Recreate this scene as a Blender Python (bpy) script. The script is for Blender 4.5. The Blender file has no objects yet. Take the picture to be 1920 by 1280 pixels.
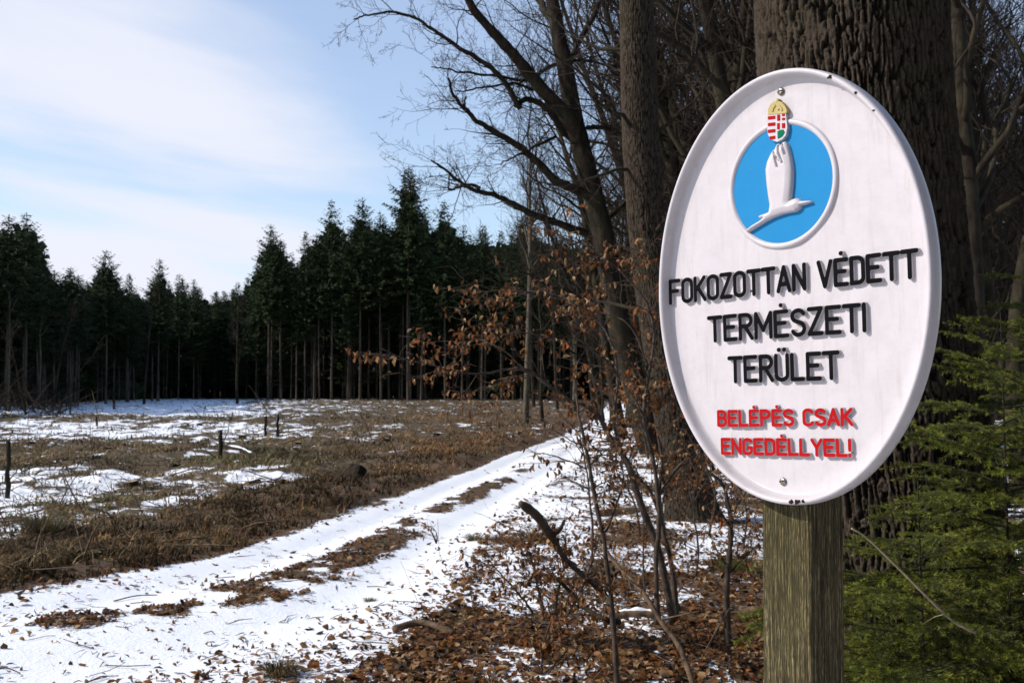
import bpy, math, random
import numpy as np
from mathutils import Vector, Matrix, Euler

random.seed(7)
RNG = np.random.default_rng(11)
sc = bpy.context.scene
COL = sc.collection
PI = math.pi

# ------------------------------------------------------------------ camera, sky, sun, exposure
F = 2120.0                      # focal length in photograph pixels
CAMH = 1.7
PITCH = math.atan(85 / F)
cam_d = bpy.data.cameras.new('camera')
cam_d.sensor_width = 36
cam_d.lens = F / 1920 * 36
cam_d.clip_start = 0.05
cam_d.clip_end = 6000
cam_d.dof.use_dof = True
cam_d.dof.focus_distance = 2.1
cam_d.dof.aperture_fstop = 18
cam = bpy.data.objects.new('camera', cam_d)
COL.objects.link(cam)
cam.location = (0, 0, CAMH)
cam.rotation_euler = (PI / 2 + PITCH, 0, 0)
sc.camera = cam

SUN_EL = math.radians(35.5)
SUN_AZ = math.radians(85)       # degrees to the left of straight behind the camera
SDIR = Vector((-math.sin(SUN_AZ) * math.cos(SUN_EL), -math.cos(SUN_AZ) * math.cos(SUN_EL), math.sin(SUN_EL)))
sun_d = bpy.data.lights.new('sun', 'SUN')
sun_d.energy = 3.0
sun_d.angle = math.radians(0.5)
sun_d.color = (1.0, 0.945, 0.87)
sun = bpy.data.objects.new('sun', sun_d)
COL.objects.link(sun)
sun.rotation_euler = (-SDIR).to_track_quat('-Z', 'Y').to_euler()

world = bpy.data.worlds.new('World')
sc.world = world
world.use_nodes = True
wn, wl = world.node_tree.nodes, world.node_tree.links
wn.clear()
w_out = wn.new('ShaderNodeOutputWorld')
w_bg = wn.new('ShaderNodeBackground')
w_bg.inputs['Strength'].default_value = 0.115
w_sky = wn.new('ShaderNodeTexSky')
w_sky.sky_type = 'NISHITA'
w_sky.sun_disc = False
w_sky.sun_elevation = SUN_EL
w_sky.sun_rotation = math.atan2(SDIR.x, SDIR.y)
w_sky.air_density = 1.0
w_sky.dust_density = 0.4
w_sky.ozone_density = 3.0


def wmath(op, a, b=None, c=None):
    n = wn.new('ShaderNodeMath'); n.operation = op
    for i, v in enumerate((a, b, c)):
        if v is None: continue
        if isinstance(v, (int, float)): n.inputs[i].default_value = v
        else: wl.new(v, n.inputs[i])
    return n.outputs[0]


def wramp(v, lo, hi):
    n = wn.new('ShaderNodeMapRange'); n.interpolation_type = 'SMOOTHSTEP'
    wl.new(v, n.inputs[0]); n.inputs[1].default_value = lo; n.inputs[2].default_value = hi
    return n.outputs[0]


w_tc = wn.new('ShaderNodeTexCoord')
w_sep = wn.new('ShaderNodeSeparateXYZ')
wl.new(w_tc.outputs['Generated'], w_sep.inputs[0])
w_az = wmath('ARCTAN2', w_sep.outputs[0], w_sep.outputs[1])       # 0 ahead, negative to the left
w_el = wmath('ARCSINE', w_sep.outputs[2])
w_cmb = wn.new('ShaderNodeCombineXYZ')
wl.new(wmath('MULTIPLY_ADD', w_el, 1.2, wmath('MULTIPLY', w_az, 1.0)), w_cmb.inputs[0])
wl.new(wmath('MULTIPLY_ADD', w_az, 0.55, wmath('MULTIPLY', w_el, 4.6)), w_cmb.inputs[1])
w_n = wn.new('ShaderNodeTexNoise')
w_n.inputs['Scale'].default_value = 1.5
w_n.inputs['Detail'].default_value = 7
w_n.inputs['Roughness'].default_value = 0.5
w_n.inputs['Distortion'].default_value = 0.5
wl.new(w_cmb.outputs[0], w_n.inputs['Vector'])
w_left = wramp(w_az, -0.02, -0.36)
w_low = wmath('MULTIPLY', wramp(w_el, 0.17, 0.10), wramp(w_az, -0.02, -0.14))
w_fac = wmath('ADD', wmath('ADD', wmath('MULTIPLY_ADD', w_n.outputs[0], 1.7, -0.35), wmath('MULTIPLY', w_left, 0.26)), wmath('MULTIPLY', w_low, 0.2))
w_cl = wramp(w_fac, 0.56, 0.86)
w_mix = wn.new('ShaderNodeMix'); w_mix.data_type = 'RGBA'
w_hs = wn.new('ShaderNodeHueSaturation')
w_hs.inputs['Saturation'].default_value = 1.08
wl.new(w_sky.outputs[0], w_hs.inputs['Color'])
w_high = wramp(w_el, 0.85, 0.35)
wl.new(wmath('MULTIPLY', wmath('MULTIPLY_ADD', w_cl, 0.66, 0.30), w_high), w_mix.inputs['Factor'])
wl.new(w_hs.outputs[0], w_mix.inputs['A'])
w_mix.inputs['B'].default_value = (4.7, 4.8, 5.35, 1)
wl.new(w_mix.outputs['Result'], w_bg.inputs['Color'])
wl.new(w_bg.outputs[0], w_out.inputs[0])

sc.view_settings.view_transform = 'Standard'
sc.view_settings.look = 'None'
sc.view_settings.exposure = 0.7
sc.view_settings.gamma = 1.0
sc.view_settings.use_curve_mapping = False
sc.cycles.max_bounces = 5
sc.cycles.diffuse_bounces = 1
sc.cycles.transparent_max_bounces = 4


# ------------------------------------------------------------------ helpers
def at(px, py, Y):
    """the point at depth Y seen at photograph pixel (px, py)"""
    vx, vz = (px - 960) / F, (640 - py) / F
    dy = math.cos(PITCH) - vz * math.sin(PITCH)
    dz = math.sin(PITCH) + vz * math.cos(PITCH)
    t = Y / dy
    return np.array((vx * t, Y, CAMH + dz * t))


def on_ground(px, py):
    d = F * CAMH / (py - 725.0)
    return (px - 960) / F * d, d


def _h(ix, iy, seed):
    ix = ix.astype(np.int64); iy = iy.astype(np.int64)
    n = (ix * 374761393 + iy * 668265263 + seed * 974634777) & 0x7fffffff
    n = ((n ^ (n >> 13)) * 1274126177) & 0x7fffffff
    n = ((n ^ (n >> 16)) * 2246822519) & 0x7fffffff
    return ((n ^ (n >> 15)) & 0xffffff) / float(0xffffff)


def vnoise(x, y, seed=0):
    x = np.asarray(x, float); y = np.asarray(y, float)
    ix, iy = np.floor(x), np.floor(y)
    fx, fy = x - ix, y - iy
    fx = fx * fx * (3 - 2 * fx); fy = fy * fy * (3 - 2 * fy)
    a, b = _h(ix, iy, seed), _h(ix + 1, iy, seed)
    c, d = _h(ix, iy + 1, seed), _h(ix + 1, iy + 1, seed)
    return (a * (1 - fx) + b * fx) * (1 - fy) + (c * (1 - fx) + d * fx) * fy


def fbm(x, y, seed=0, o=4, g=0.5):
    s, a, t = 0, 1.0, 0
    for k in range(o):
        s = s + a * vnoise(x * 2 ** k + 17.3 * k, y * 2 ** k - 9.1 * k, seed + k); t += a; a *= g
    return s / t


def sstep(a, b, x):
    t = np.clip((x - a) / (b - a), 0, 1)
    return t * t * (3 - 2 * t)


def new_mesh(name, verts, faces, mats=(), smooth=False, mi=None, attrs=None):
    """verts (N,3); faces (M,3) or (M,4) array, or a list of such arrays; attrs {name: array per vertex (1 or 3 wide)}"""
    me = bpy.data.meshes.new(name)
    verts = np.ascontiguousarray(verts, dtype=np.float32)
    fl = faces if isinstance(faces, list) else [faces]
    fl = [np.asarray(f, dtype=np.int32) for f in fl if len(f)]
    loops = np.concatenate([f.ravel() for f in fl])
    sizes = np.concatenate([np.full(len(f), f.shape[1], np.int32) for f in fl])
    starts = np.concatenate([[0], np.cumsum(sizes)[:-1]]).astype(np.int32)
    me.vertices.add(len(verts)); me.vertices.foreach_set('co', verts.ravel())
    me.loops.add(len(loops)); me.loops.foreach_set('vertex_index', loops.astype(np.int32))
    me.polygons.add(len(sizes)); me.polygons.foreach_set('loop_start', starts)
    if mi is not None: me.polygons.foreach_set('material_index', np.asarray(mi, np.int32))
    me.polygons.foreach_set('use_smooth', np.full(len(sizes), bool(smooth)))
    for m in (mats if isinstance(mats, (list, tuple)) else [mats]): me.materials.append(m)
    if attrs:
        for k, a in attrs.items():
            a = np.asarray(a, np.float32)
            if a.ndim == 1:
                at_ = me.attributes.new(k, 'FLOAT', 'POINT'); at_.data.foreach_set('value', a)
            else:
                at_ = me.attributes.new(k, 'FLOAT_COLOR', 'POINT')
                at_.data.foreach_set('color', np.concatenate([a, np.ones((len(a), 1), np.float32)], 1).ravel())
    me.update()
    me.validate()
    return me


def link(name, me, parent=None, loc=None, rot=None, scale=None):
    o = bpy.data.objects.new(name, me)
    COL.objects.link(o)
    if name in ('twigs', 'branches', 'limbs', 'crown', 'dead_branches', 'needles', 'foliage'): o['kind'] = 'stuff'
    if parent is not None: o.parent = parent
    if loc is not None: o.location = tuple(float(v) for v in loc)
    if rot is not None: o.rotation_euler = rot
    if scale is not None: o.scale = (scale,) * 3 if isinstance(scale, (int, float)) else scale
    return o


def tag(o, label=None, cat=None, group=None, kind=None):
    if label: o['label'] = label
    if cat: o['category'] = cat
    if group: o['group'] = group
    if kind: o['kind'] = kind
    return o


def thing(name, label, cat, loc=(0, 0, 0), rz=0, group=None, scale=None):
    o = link(name, None, None, loc, (0, 0, rz), scale)
    return tag(o, label, cat, group)


def copy_tree(o, parent=None):
    c = o.copy(); COL.objects.link(c)
    if parent is not None: c.parent = parent
    for ch in list(o.children): copy_tree(ch, c)
    return c


class Tubes:
    """collects tapered tubes into one mesh"""
    def __init__(s): s.v = []; s.q = []; s.t = []; s.n = 0
    def add(s, pts, rad, k=6, cap=False):
        P = np.asarray(pts, float); r = np.asarray(rad, float); n = len(P)
        T = np.gradient(P, axis=0); T /= np.linalg.norm(T, axis=1)[:, None] + 1e-12
        m = T.mean(0)
        ref = np.array((1.0, 0, 0)) if abs(m[0]) < abs(m[2]) + 1e-6 and abs(m[0]) < 0.8 * np.linalg.norm(m) + 1e-6 else np.array((0, 0, 1.0)) if abs(m[2]) < 0.7 else np.array((0, 1.0, 0))
        A = np.cross(T, ref); A /= np.linalg.norm(A, axis=1)[:, None] + 1e-12
        B = np.cross(T, A)
        a = np.arange(k) * 2 * PI / k
        V = P[:, None, :] + r[:, None, None] * (np.cos(a)[None, :, None] * A[:, None, :] + np.sin(a)[None, :, None] * B[:, None, :])
        s.v.append(V.reshape(-1, 3))
        i = np.arange(n - 1)[:, None] * k + np.arange(k)[None, :]
        j = np.arange(n - 1)[:, None] * k + (np.arange(k)[None, :] + 1) % k
        s.q.append(np.stack([i, j, j + k, i + k], -1).reshape(-1, 4) + s.n)
        s.n += n * k
        if cap:
            st = s.n - n * k; ii = np.arange(k); jj = (ii + 1) % k
            s.v += [P[0][None, :], P[-1][None, :]]
            s.t.append(np.stack([st + jj, st + ii, np.full(k, s.n)], -1))
            s.t.append(np.stack([st + (n - 1) * k + ii, st + (n - 1) * k + jj, np.full(k, s.n + 1)], -1))
            s.n += 2
    def mesh(s, name, mat, smooth=True):
        if not s.v: return None
        return new_mesh(name, np.concatenate(s.v), [np.concatenate(s.q)] + ([np.concatenate(s.t)] if s.t else []), mat, smooth)


def smooth_path(pts, n, r=None):
    """Catmull-Rom resample of control points"""
    P = np.asarray(pts, float)
    P = np.vstack([2 * P[0] - P[1], P, 2 * P[-1] - P[-2]])
    m = len(P) - 3
    out = []
    for t in np.linspace(0, m - 1e-6, n):
        i = int(t); u = t - i
        a, b, c, d = P[i:i + 4]
        out.append(0.5 * ((2 * b) + (-a + c) * u + (2 * a - 5 * b + 4 * c - d) * u * u + (-a + 3 * b - 3 * c + d) * u ** 3))
    return np.array(out)


def rot_mats(rx, ry, rz):
    cx, sx, cy, sy, cz, sz = np.cos(rx), np.sin(rx), np.cos(ry), np.sin(ry), np.cos(rz), np.sin(rz)
    R = np.empty((len(rx), 3, 3))
    R[:, 0, 0] = cy * cz; R[:, 0, 1] = sx * sy * cz - cx * sz; R[:, 0, 2] = cx * sy * cz + sx * sz
    R[:, 1, 0] = cy * sz; R[:, 1, 1] = sx * sy * sz + cx * cz; R[:, 1, 2] = cx * sy * sz - sx * cz
    R[:, 2, 0] = -sy; R[:, 2, 1] = sx * cy; R[:, 2, 2] = cx * cy
    return R


def scatter_mesh(name, tv, tf, pos, R, s, mat, col=None, smooth=False):
    n, k = len(pos), len(tv)
    if np.ndim(s) == 1: s = np.asarray(s)[:, None, None]
    V = np.einsum('nij,kj->nki', R, tv) * s + pos[:, None, :]
    Fc = tf[None, :, :] + (np.arange(n) * k)[:, None, None]
    attrs = {'col': np.repeat(col, k, axis=0)} if col is not None else None
    return new_mesh(name, V.reshape(-1, 3), Fc.reshape(-1, tf.shape[1]), mat, smooth, attrs=attrs)


# ------------------------------------------------------------------ materials
def mat_new(name, rough=0.8, spec=0.3):
    m = bpy.data.materials.new(name); m.use_nodes = True
    nt = m.node_tree; b = nt.nodes['Principled BSDF']
    b.inputs['Roughness'].default_value = rough
    b.inputs['Specular IOR Level'].default_value = spec
    return m, nt, b


def N(nt, t, **kw):
    n = nt.nodes.new(t)
    for k, v in kw.items(): setattr(n, k, v)
    return n


def ramp(nt, v, stops):
    r = N(nt, 'ShaderNodeValToRGB')
    el = r.color_ramp.elements
    while len(el) < len(stops): el.new(0.5)
    for e, (p, c) in zip(el, stops): e.position = p; e.color = (*c, 1)
    nt.links.new(v, r.inputs[0])
    return r.outputs[0]


def noise_tex(nt, scale, detail=4, rough=0.6, vec=None, mscale=None, dist=0):
    n = N(nt, 'ShaderNodeTexNoise')
    n.inputs['Scale'].default_value = scale; n.inputs['Detail'].default_value = detail
    n.inputs['Roughness'].default_value = rough; n.inputs['Distortion'].default_value = dist
    tc = N(nt, 'ShaderNodeTexCoord')
    src = tc.outputs[vec or 'Object']
    if mscale:
        mp = N(nt, 'ShaderNodeMapping'); mp.inputs['Scale'].default_value = mscale
        nt.links.new(src, mp.inputs[0]); src = mp.outputs[0]
    nt.links.new(src, n.inputs['Vector'])
    return n.outputs[0]


def bump(nt, b, h, strength, dist):
    n = N(nt, 'ShaderNodeBump'); n.inputs['Strength'].default_value = strength; n.inputs['Distance'].default_value = dist
    nt.links.new(h, n.inputs['Height']); nt.links.new(n.outputs[0], b.inputs['Normal'])


def mixc(nt, f, a, b_):
    m = N(nt, 'ShaderNodeMix', data_type='RGBA')
    for s, v in (('Factor', f), ('A', a), ('B', b_)):
        if isinstance(v, (int, float)): m.inputs[s].default_value = v
        elif isinstance(v, tuple): m.inputs[s].default_value = (*v, 1)
        else: nt.links.new(v, m.inputs[s])
    return m.outputs['Result']


def noisy(name, c0, c1, scale, rough=0.85, spec=0.2, mscale=None, bs=0.5, bd=0.01, detail=5, lo=0.35, hi=0.65):
    m, nt, b = mat_new(name, rough, spec)
    n = noise_tex(nt, scale, detail, 0.65, mscale=mscale)
    nt.links.new(ramp(nt, n, [(lo, c0), (hi, c1)]), b.inputs['Base Color'])
    if bs: bump(nt, b, n, bs, bd)
    return m


def attr_mat(name, rough=0.8, spec=0.2, trans=0.0, scale=8.0, vary=0.35):
    """colour from the mesh's own colour attribute with a little variation"""
    m, nt, b = mat_new(name, rough, spec)
    a = N(nt, 'ShaderNodeAttribute', attribute_name='col')
    n = noise_tex(nt, scale, 2, 0.5)
    f = ramp(nt, n, [(0.3, (1 - vary,) * 3), (0.7, (1 + vary * 0.6,) * 3)])
    mu = N(nt, 'ShaderNodeMix', data_type='RGBA', blend_type='MULTIPLY'); mu.inputs['Factor'].default_value = 1
    nt.links.new(a.outputs['Color'], mu.inputs['A']); nt.links.new(f, mu.inputs['B'])
    nt.links.new(mu.outputs['Result'], b.inputs['Base Color'])
    if trans:
        tr = N(nt, 'ShaderNodeBsdfTranslucent'); nt.links.new(mu.outputs['Result'], tr.inputs['Color'])
        mx = N(nt, 'ShaderNodeMixShader'); mx.inputs[0].default_value = trans
        nt.links.new(b.outputs[0], mx.inputs[1]); nt.links.new(tr.outputs[0], mx.inputs[2])
        nt.links.new(mx.outputs[0], nt.nodes['Material Output'].inputs[0])
    return m


M_leaf = attr_mat('dry_leaf', 0.55, 0.2, 0.35, 30, 0.35)
M_grass = attr_mat('dry_grass', 0.8, 0.15, 0.15, 3, 0.35)
M_needle_far = attr_mat('spruce_foliage', 0.75, 0.15, 0.0, 0.8, 0.5)
M_needle = attr_mat('spruce_needles', 0.5, 0.35, 0.3, 5, 0.6)


def bark_mat(name, dark, mid, light, scale=14, stretch=0.22, moss=None, bd=0.012):
    m, nt, b = mat_new(name, 0.9, 0.12)
    n = noise_tex(nt, scale, 6, 0.7, mscale=(1, 1, stretch))
    n2 = noise_tex(nt, scale * 0.16, 3, 0.5)
    c = ramp(nt, n, [(0.33, dark), (0.5, mid), (0.68, light)])
    c = mixc(nt, ramp(nt, n2, [(0.4, (0, 0, 0)), (0.7, (0.55,) * 3)]), c, moss or mid)
    nt.links.new(c, b.inputs['Base Color'])
    bump(nt, b, n, 0.9, bd)
    return m


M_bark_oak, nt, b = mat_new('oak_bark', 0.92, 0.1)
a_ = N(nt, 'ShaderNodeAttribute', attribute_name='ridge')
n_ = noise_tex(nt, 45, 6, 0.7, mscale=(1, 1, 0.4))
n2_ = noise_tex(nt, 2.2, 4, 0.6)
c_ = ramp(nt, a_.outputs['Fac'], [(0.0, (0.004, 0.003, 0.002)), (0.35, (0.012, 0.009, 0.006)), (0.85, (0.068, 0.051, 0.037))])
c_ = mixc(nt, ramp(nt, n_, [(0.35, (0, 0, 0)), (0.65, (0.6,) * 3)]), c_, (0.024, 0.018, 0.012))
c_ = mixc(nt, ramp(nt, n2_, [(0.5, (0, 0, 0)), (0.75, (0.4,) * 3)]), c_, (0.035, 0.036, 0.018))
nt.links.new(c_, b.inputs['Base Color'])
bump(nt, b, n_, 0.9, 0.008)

M_bark_beech = bark_mat('grey_bark', (0.009, 0.007, 0.005), (0.023, 0.017, 0.012), (0.058, 0.044, 0.032), 9, 0.3, (0.04, 0.038, 0.02))
M_bark_dark = bark_mat('dark_bark', (0.007, 0.005, 0.004), (0.018, 0.013, 0.009), (0.045, 0.034, 0.024), 8, 0.3, (0.06, 0.055, 0.03))
M_bark_spruce = bark_mat('spruce_bark', (0.028, 0.02, 0.015), (0.075, 0.057, 0.044), (0.14, 0.11, 0.086), 3, 0.15, (0.1, 0.095, 0.06), 0.02)
M_bark_pale = bark_mat('pale_bark', (0.035, 0.028, 0.02), (0.085, 0.07, 0.053), (0.15, 0.13, 0.10), 7, 0.3, (0.1, 0.1, 0.06))
M_twig = noisy('twig_bark', (0.012, 0.008, 0.006), (0.05, 0.034, 0.022), 6, 0.85, 0.2, bs=0)
M_twig_red = noisy('sapling_bark', (0.028, 0.018, 0.012), (0.09, 0.062, 0.042), 18, 0.7, 0.3, bs=0.4, bd=0.003)
M_stick = noisy('dead_stick_wood', (0.045, 0.03, 0.018), (0.17, 0.11, 0.065), 22, 0.8, 0.2, bs=0.6, bd=0.004)
M_cut = noisy('cut_wood', (0.2, 0.13, 0.07), (0.42, 0.3, 0.18), 30, 0.8, 0.2)
M_twig_pale = noisy('bleached_twig', (0.14, 0.11, 0.06), (0.34, 0.28, 0.17), 25, 0.8, 0.2, bs=0.3, bd=0.002)
M_snow, nt, b = mat_new('snow', 0.65, 0.2)
b.inputs['Base Color'].default_value = (0.8, 0.83, 0.88, 1)
bump(nt, b, noise_tex(nt, 25, 5, 0.6), 0.4, 0.01)

# ground: snow lying in patches over litter and soil
M_ground, nt, b = mat_new('ground_snow_and_litter', 0.85, 0.15)
a_s = N(nt, 'ShaderNodeAttribute', attribute_name='snow')
a_d = N(nt, 'ShaderNodeAttribute', attribute_name='soil')
n1 = noise_tex(nt, 7, 7, 0.75, vec='Object')
n2 = noise_tex(nt, 38, 4, 0.7, vec='Object')
n3 = noise_tex(nt, 1.1, 4, 0.6, vec='Object')
def gm(op, x, y, z=None):
    n = N(nt, 'ShaderNodeMath', operation=op)
    for i, v in enumerate((x, y, z)):
        if v is None: continue
        if isinstance(v, (int, float)): n.inputs[i].default_value = v
        else: nt.links.new(v, n.inputs[i])
    return n.outputs[0]
t_ = gm('ADD', gm('MULTIPLY_ADD', n1, 1.1, a_s.outputs['Fac']), gm('MULTIPLY', n2, 0.85))
n5 = noise_tex(nt, 2.6, 6, 0.7, vec='Object', mscale=(0.7, 1, 1))
t_ = gm('ADD', t_, gm('MULTIPLY', gm('SUBTRACT', n5, 0.52), gm('MULTIPLY', a_d.outputs['Fac'], 2.2)))
mr = N(nt, 'ShaderNodeMapRange', interpolation_type='SMOOTHSTEP'); nt.links.new(t_, mr.inputs[0])
mr.inputs[1].default_value = 1.40; mr.inputs[2].default_value = 1.50
v_ = N(nt, 'ShaderNodeTexVoronoi'); v_.inputs['Scale'].default_value = 22
tc_ = N(nt, 'ShaderNodeTexCoord'); nt.links.new(tc_.outputs['Object'], v_.inputs['Vector'])
lit = ramp(nt, gm('MULTIPLY_ADD', n2, 0.6, gm('MULTIPLY', v_.outputs['Distance'], 0.9)),
           [(0.25, (0.014, 0.009, 0.006)), (0.5, (0.048, 0.029, 0.017)), (0.8, (0.115, 0.072, 0.042))])
soil = mixc(nt, n3, (0.05, 0.036, 0.02), (0.13, 0.092, 0.048))
mos = mixc(nt, ramp(nt, n3, [(0.5, (0, 0, 0)), (0.7, (0.6,) * 3)]), lit, (0.06, 0.062, 0.025))
und = mixc(nt, a_d.outputs['Fac'], mos, soil)
snowc = mixc(nt, n1, (0.86, 0.865, 0.885), (0.92, 0.925, 0.94))
nt.links.new(mixc(nt, mr.outputs[0], und, snowc), b.inputs['Base Color'])
hh = gm('ADD', gm('MULTIPLY', n1, 0.7), gm('MULTIPLY_ADD', n2, 0.4, gm('MULTIPLY', mr.outputs[0], 0.3)))
bump(nt, b, hh, 0.6, 0.03)

# ------------------------------------------------------------------ terrain
PD = np.array([0, 5, 6.5, 7.6, 8.9, 10.2, 11.8, 13.5, 16, 19.5, 23.3, 28.8, 36, 55, 80, 144, 200])
PL = np.array([-14, -12, -9.5, -6.4, -4.03, -3.4, -2.84, -2.45, -1.96, -1.35, -0.66, 0.3, 1.36, 3.65, 6.3, 12.9, 19])
PR = np.array([-1.5, -1.2, -1.0, -0.75, -0.55, -0.45, -0.38, -0.3, 0.05, 0.6, 1.25, 1.9, 2.9, 5.3, 8.6, 17.5, 25])


def path_u(x, y):
    """-1 at the left edge, 1 at the right edge of the path"""
    l, r = np.interp(y, PD, PL), np.interp(y, PD, PR)
    return (x - (l + r) / 2) / ((r - l) / 2), l, r


def height(x, y):
    x = np.asarray(x, float); y = np.asarray(y, float)
    u, l, r = path_u(x, y)
    off = sstep(1.0, 1.5, np.abs(u))
    dd = np.hypot(x, y)
    far = sstep(4, 12, dd)
    rough = 0.17 * (fbm(x / 1.5, y / 1.5, 5, 4, 0.55) - 0.5) + 0.05 * (fbm(x / 0.22, y / 0.22, 9, 3) - 0.5)
    left = sstep(-1.0, -1.6, u)
    h = off * rough * (0.8 + 1.2 * left * sstep(8, 13, y)) + 0.35 * far * (fbm(x / 14, y / 14, 21, 3) - 0.5) * sstep(200, 40, dd)
    h = h + (1 - off) * (0.018 * (fbm(x / 0.5, y / 0.5, 31, 4) - 0.5))
    h = h - 0.055 * np.exp(-((np.abs(u) - 0.55) / 0.28) ** 2) * (y > 0) + 0.05 * left * off
    return h


def snowness(x, y):
    """how much snow lies here, 0..1, and how grassy the bare soil is"""
    u, l, r = path_u(x, y)
    yy = np.maximum(y, 0.3)
    px = 960 + F * x / yy
    on = sstep(1.12, 0.93, np.abs(u) + 0.22 * (fbm(x / 0.6, y / 1.0, 50) - 0.5))
    strip = np.exp(-((u + 0.02 - 0.08 * np.sin(y * 0.7)) / (0.16 + 0.16 * fbm(x / 1.2, y / 1.2, 88))) ** 2) * sstep(7.2, 9.2, y) * sstep(26, 20, y)
    strip = strip * (0.62 + 3.0 * (fbm(x / .5, y / .7, 51) - 0.5) + 1.2 * (fbm(x / .12, y / .16, 53, 2) - .5))
    s_path = 0.77 + 0.42 * (fbm(x / .25, y / .35, 52) - .5) - 0.85 * np.clip(strip, 0, 1)
    big = fbm(x / 2.6, y / 4.0, 60, 4)
    mid = fbm(x / 0.7, y / 0.9, 61, 4)
    # the wood floor right of the path
    s_right = 0.47 + 1.2 * (mid - 0.5) + 0.5 * (fbm(x / .2, y / .25, 64, 3) - .5) + 0.5 * (big - 0.5)
    s_right = s_right + 0.22 * np.exp(-(((px - 1000) / 160) ** 2)) * sstep(7, 12, y) * sstep(40, 20, y)
    # the clearing left of the path
    edge = l - x + .5 * (fbm(x / .5, y / .8, 89) - .5)
    band = sstep(0.0, 0.4, edge) * sstep(3.1 + 2.2 * (big - .5), 1.6, edge) * sstep(40, 24, y)
    s_left = 0.41 + 0.45 * (big - 0.5) + 1.5 * (mid - 0.5) + 1.1 * (fbm(x / .3, y / .4, 63, 3) - .5)
    s_left = s_left + 0.08 * sstep(900, 100, px) * sstep(25, 19, y)
    s_left = s_left - 0.38 * sstep(21, 24, y) * sstep(37, 31, y)
    s_left = s_left + 0.22 * sstep(36, 42, y) * sstep(620, 440, px + 200 * (big - .5)) * sstep(60, 50, y)
    s_left = s_left - 0.3 * sstep(50, 54, y) * sstep(66, 60, y)
    s_left = s_left + 0.55 * sstep(62, 70, y) * sstep(520, 380, px) * sstep(160, 140, y)
    s_left = s_left - 0.36 * sstep(520, 760, px) * sstep(20, 32, y)
    s_left = s_left * (1 - band) + (-0.05) * band
    off = np.where(u > 0, s_right, s_left)
    s = on * s_path + (1 - on) * off
    s = s * sstep(175, 150, np.hypot(x, y))
    soil = np.where(u > 0, 0.0, sstep(0.5, 3.0, edge))
    return np.clip(s, -0.2, 1), soil


def build_ground():
    th = np.concatenate([np.linspace(-180, -34, 50)[:-1], np.linspace(-34, 34, 560), np.linspace(34, 180, 50)[1:]]) * PI / 180
    r = np.concatenate([np.linspace(0.02, 2.8, 10), np.geomspace(3.0, 190, 540), np.geomspace(200, 3000, 30)])
    TH, R_ = np.meshgrid(th, r)
    X, Y = R_ * np.sin(TH), R_ * np.cos(TH)
    Z = height(X, Y)
    s, soil = snowness(X, Y)
    nt_, nr = len(th), len(r)
    V = np.stack([X, Y, Z], -1).reshape(-1, 3)
    i = (np.arange(nr - 1)[:, None] * nt_ + np.arange(nt_ - 1)[None, :])
    q = np.stack([i, i + 1, i + 1 + nt_, i + nt_], -1).reshape(-1, 4)[:, ::-1]
    cx, cy = V[q].mean(1)[:, 0], V[q].mean(1)[:, 1]
    u, _, _ = path_u(cx, cy)
    isp = (np.abs(u + 0.15 * (vnoise(cx * 2, cy * 2, 3) - .5)) < 1.0) & (cy > 2.5) & (cy < 150)
    for nm, sel in (('ground', ~isp), ('path', isp)):
        qq = q[sel]
        used, inv = np.unique(qq.ravel(), return_inverse=True)
        me = new_mesh(nm, V[used], inv.reshape(-1, 4), M_ground, True,
                      attrs={'snow': s.ravel()[used], 'soil': soil.ravel()[used]})
        o = link(nm, me)
        tag(o, {'ground': 'clearing and wood floor of litter, dry grass and patchy snow', 'path': 'snow covered forest track with a leaf strewn middle strip'}[nm], kind='structure')
        if nm == 'ground': globals()['GROUND'] = o


build_ground()


def gz(x, y): return float(height(np.array([x]), np.array([y]))[0])


def gp(px, py):
    x, y = on_ground(px, py)
    return np.array((x, y, gz(x, y)))


# ------------------------------------------------------------------ the sign
TH_S = math.radians(48.9)
ROLL = math.radians(1.5)
T0 = Vector((math.cos(TH_S), -math.sin(TH_S), 0))
NRM = Vector((-math.sin(TH_S), -math.cos(TH_S), 0))
UPV = Vector((0, 0, 1))
TV = (T0 * math.cos(ROLL) + UPV * math.sin(ROLL))
UV_ = (UPV * math.cos(ROLL) - T0 * math.sin(ROLL))
ORG = Vector(at(1497, 540, 2.04))
SIGN_M = Matrix(((TV.x, UV_.x, NRM.x, ORG.x), (TV.y, UV_.y, NRM.y, ORG.y), (TV.z, UV_.z, NRM.z, ORG.z), (0, 0, 0, 1)))


def panel(px, py, off=0.0):
    """photograph pixel -> coordinates on the face of the sign"""
    c = Vector((0, 0, CAMH))
    d = Vector(at(px, py, 1.0)) - c
    t = (ORG + NRM * off - c).dot(NRM) / d.dot(NRM)
    p = c + d * t - ORG
    return p.dot(TV), p.dot(UV_)


M_white, nt, b = mat_new('white_enamel', 0.3, 0.25)
n = noise_tex(nt, 26, 8, 0.75)
n2 = noise_tex(nt, 60, 4, 0.7)
c = ramp(nt, n, [(0.30, (0.50, 0.457, 0.465)), (0.56, (0.545, 0.502, 0.516))])
c = mixc(nt, ramp(nt, n2, [(0.66, (0, 0, 0)), (0.8, (0.25,) * 3)]), c, (0.45, 0.41, 0.38))
v = N(nt, 'ShaderNodeTexVoronoi'); v.inputs['Scale'].default_value = 17
tc = N(nt, 'ShaderNodeTexCoord'); nt.links.new(tc.outputs['Object'], v.inputs['Vector'])
vs = N(nt, 'ShaderNodeSeparateColor'); nt.links.new(v.outputs['Color'], vs.inputs[0])
m1 = N(nt, 'ShaderNodeMath', operation='LESS_THAN'); nt.links.new(v.outputs['Distance'], m1.inputs[0]); m1.inputs[1].default_value = 0.045
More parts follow.
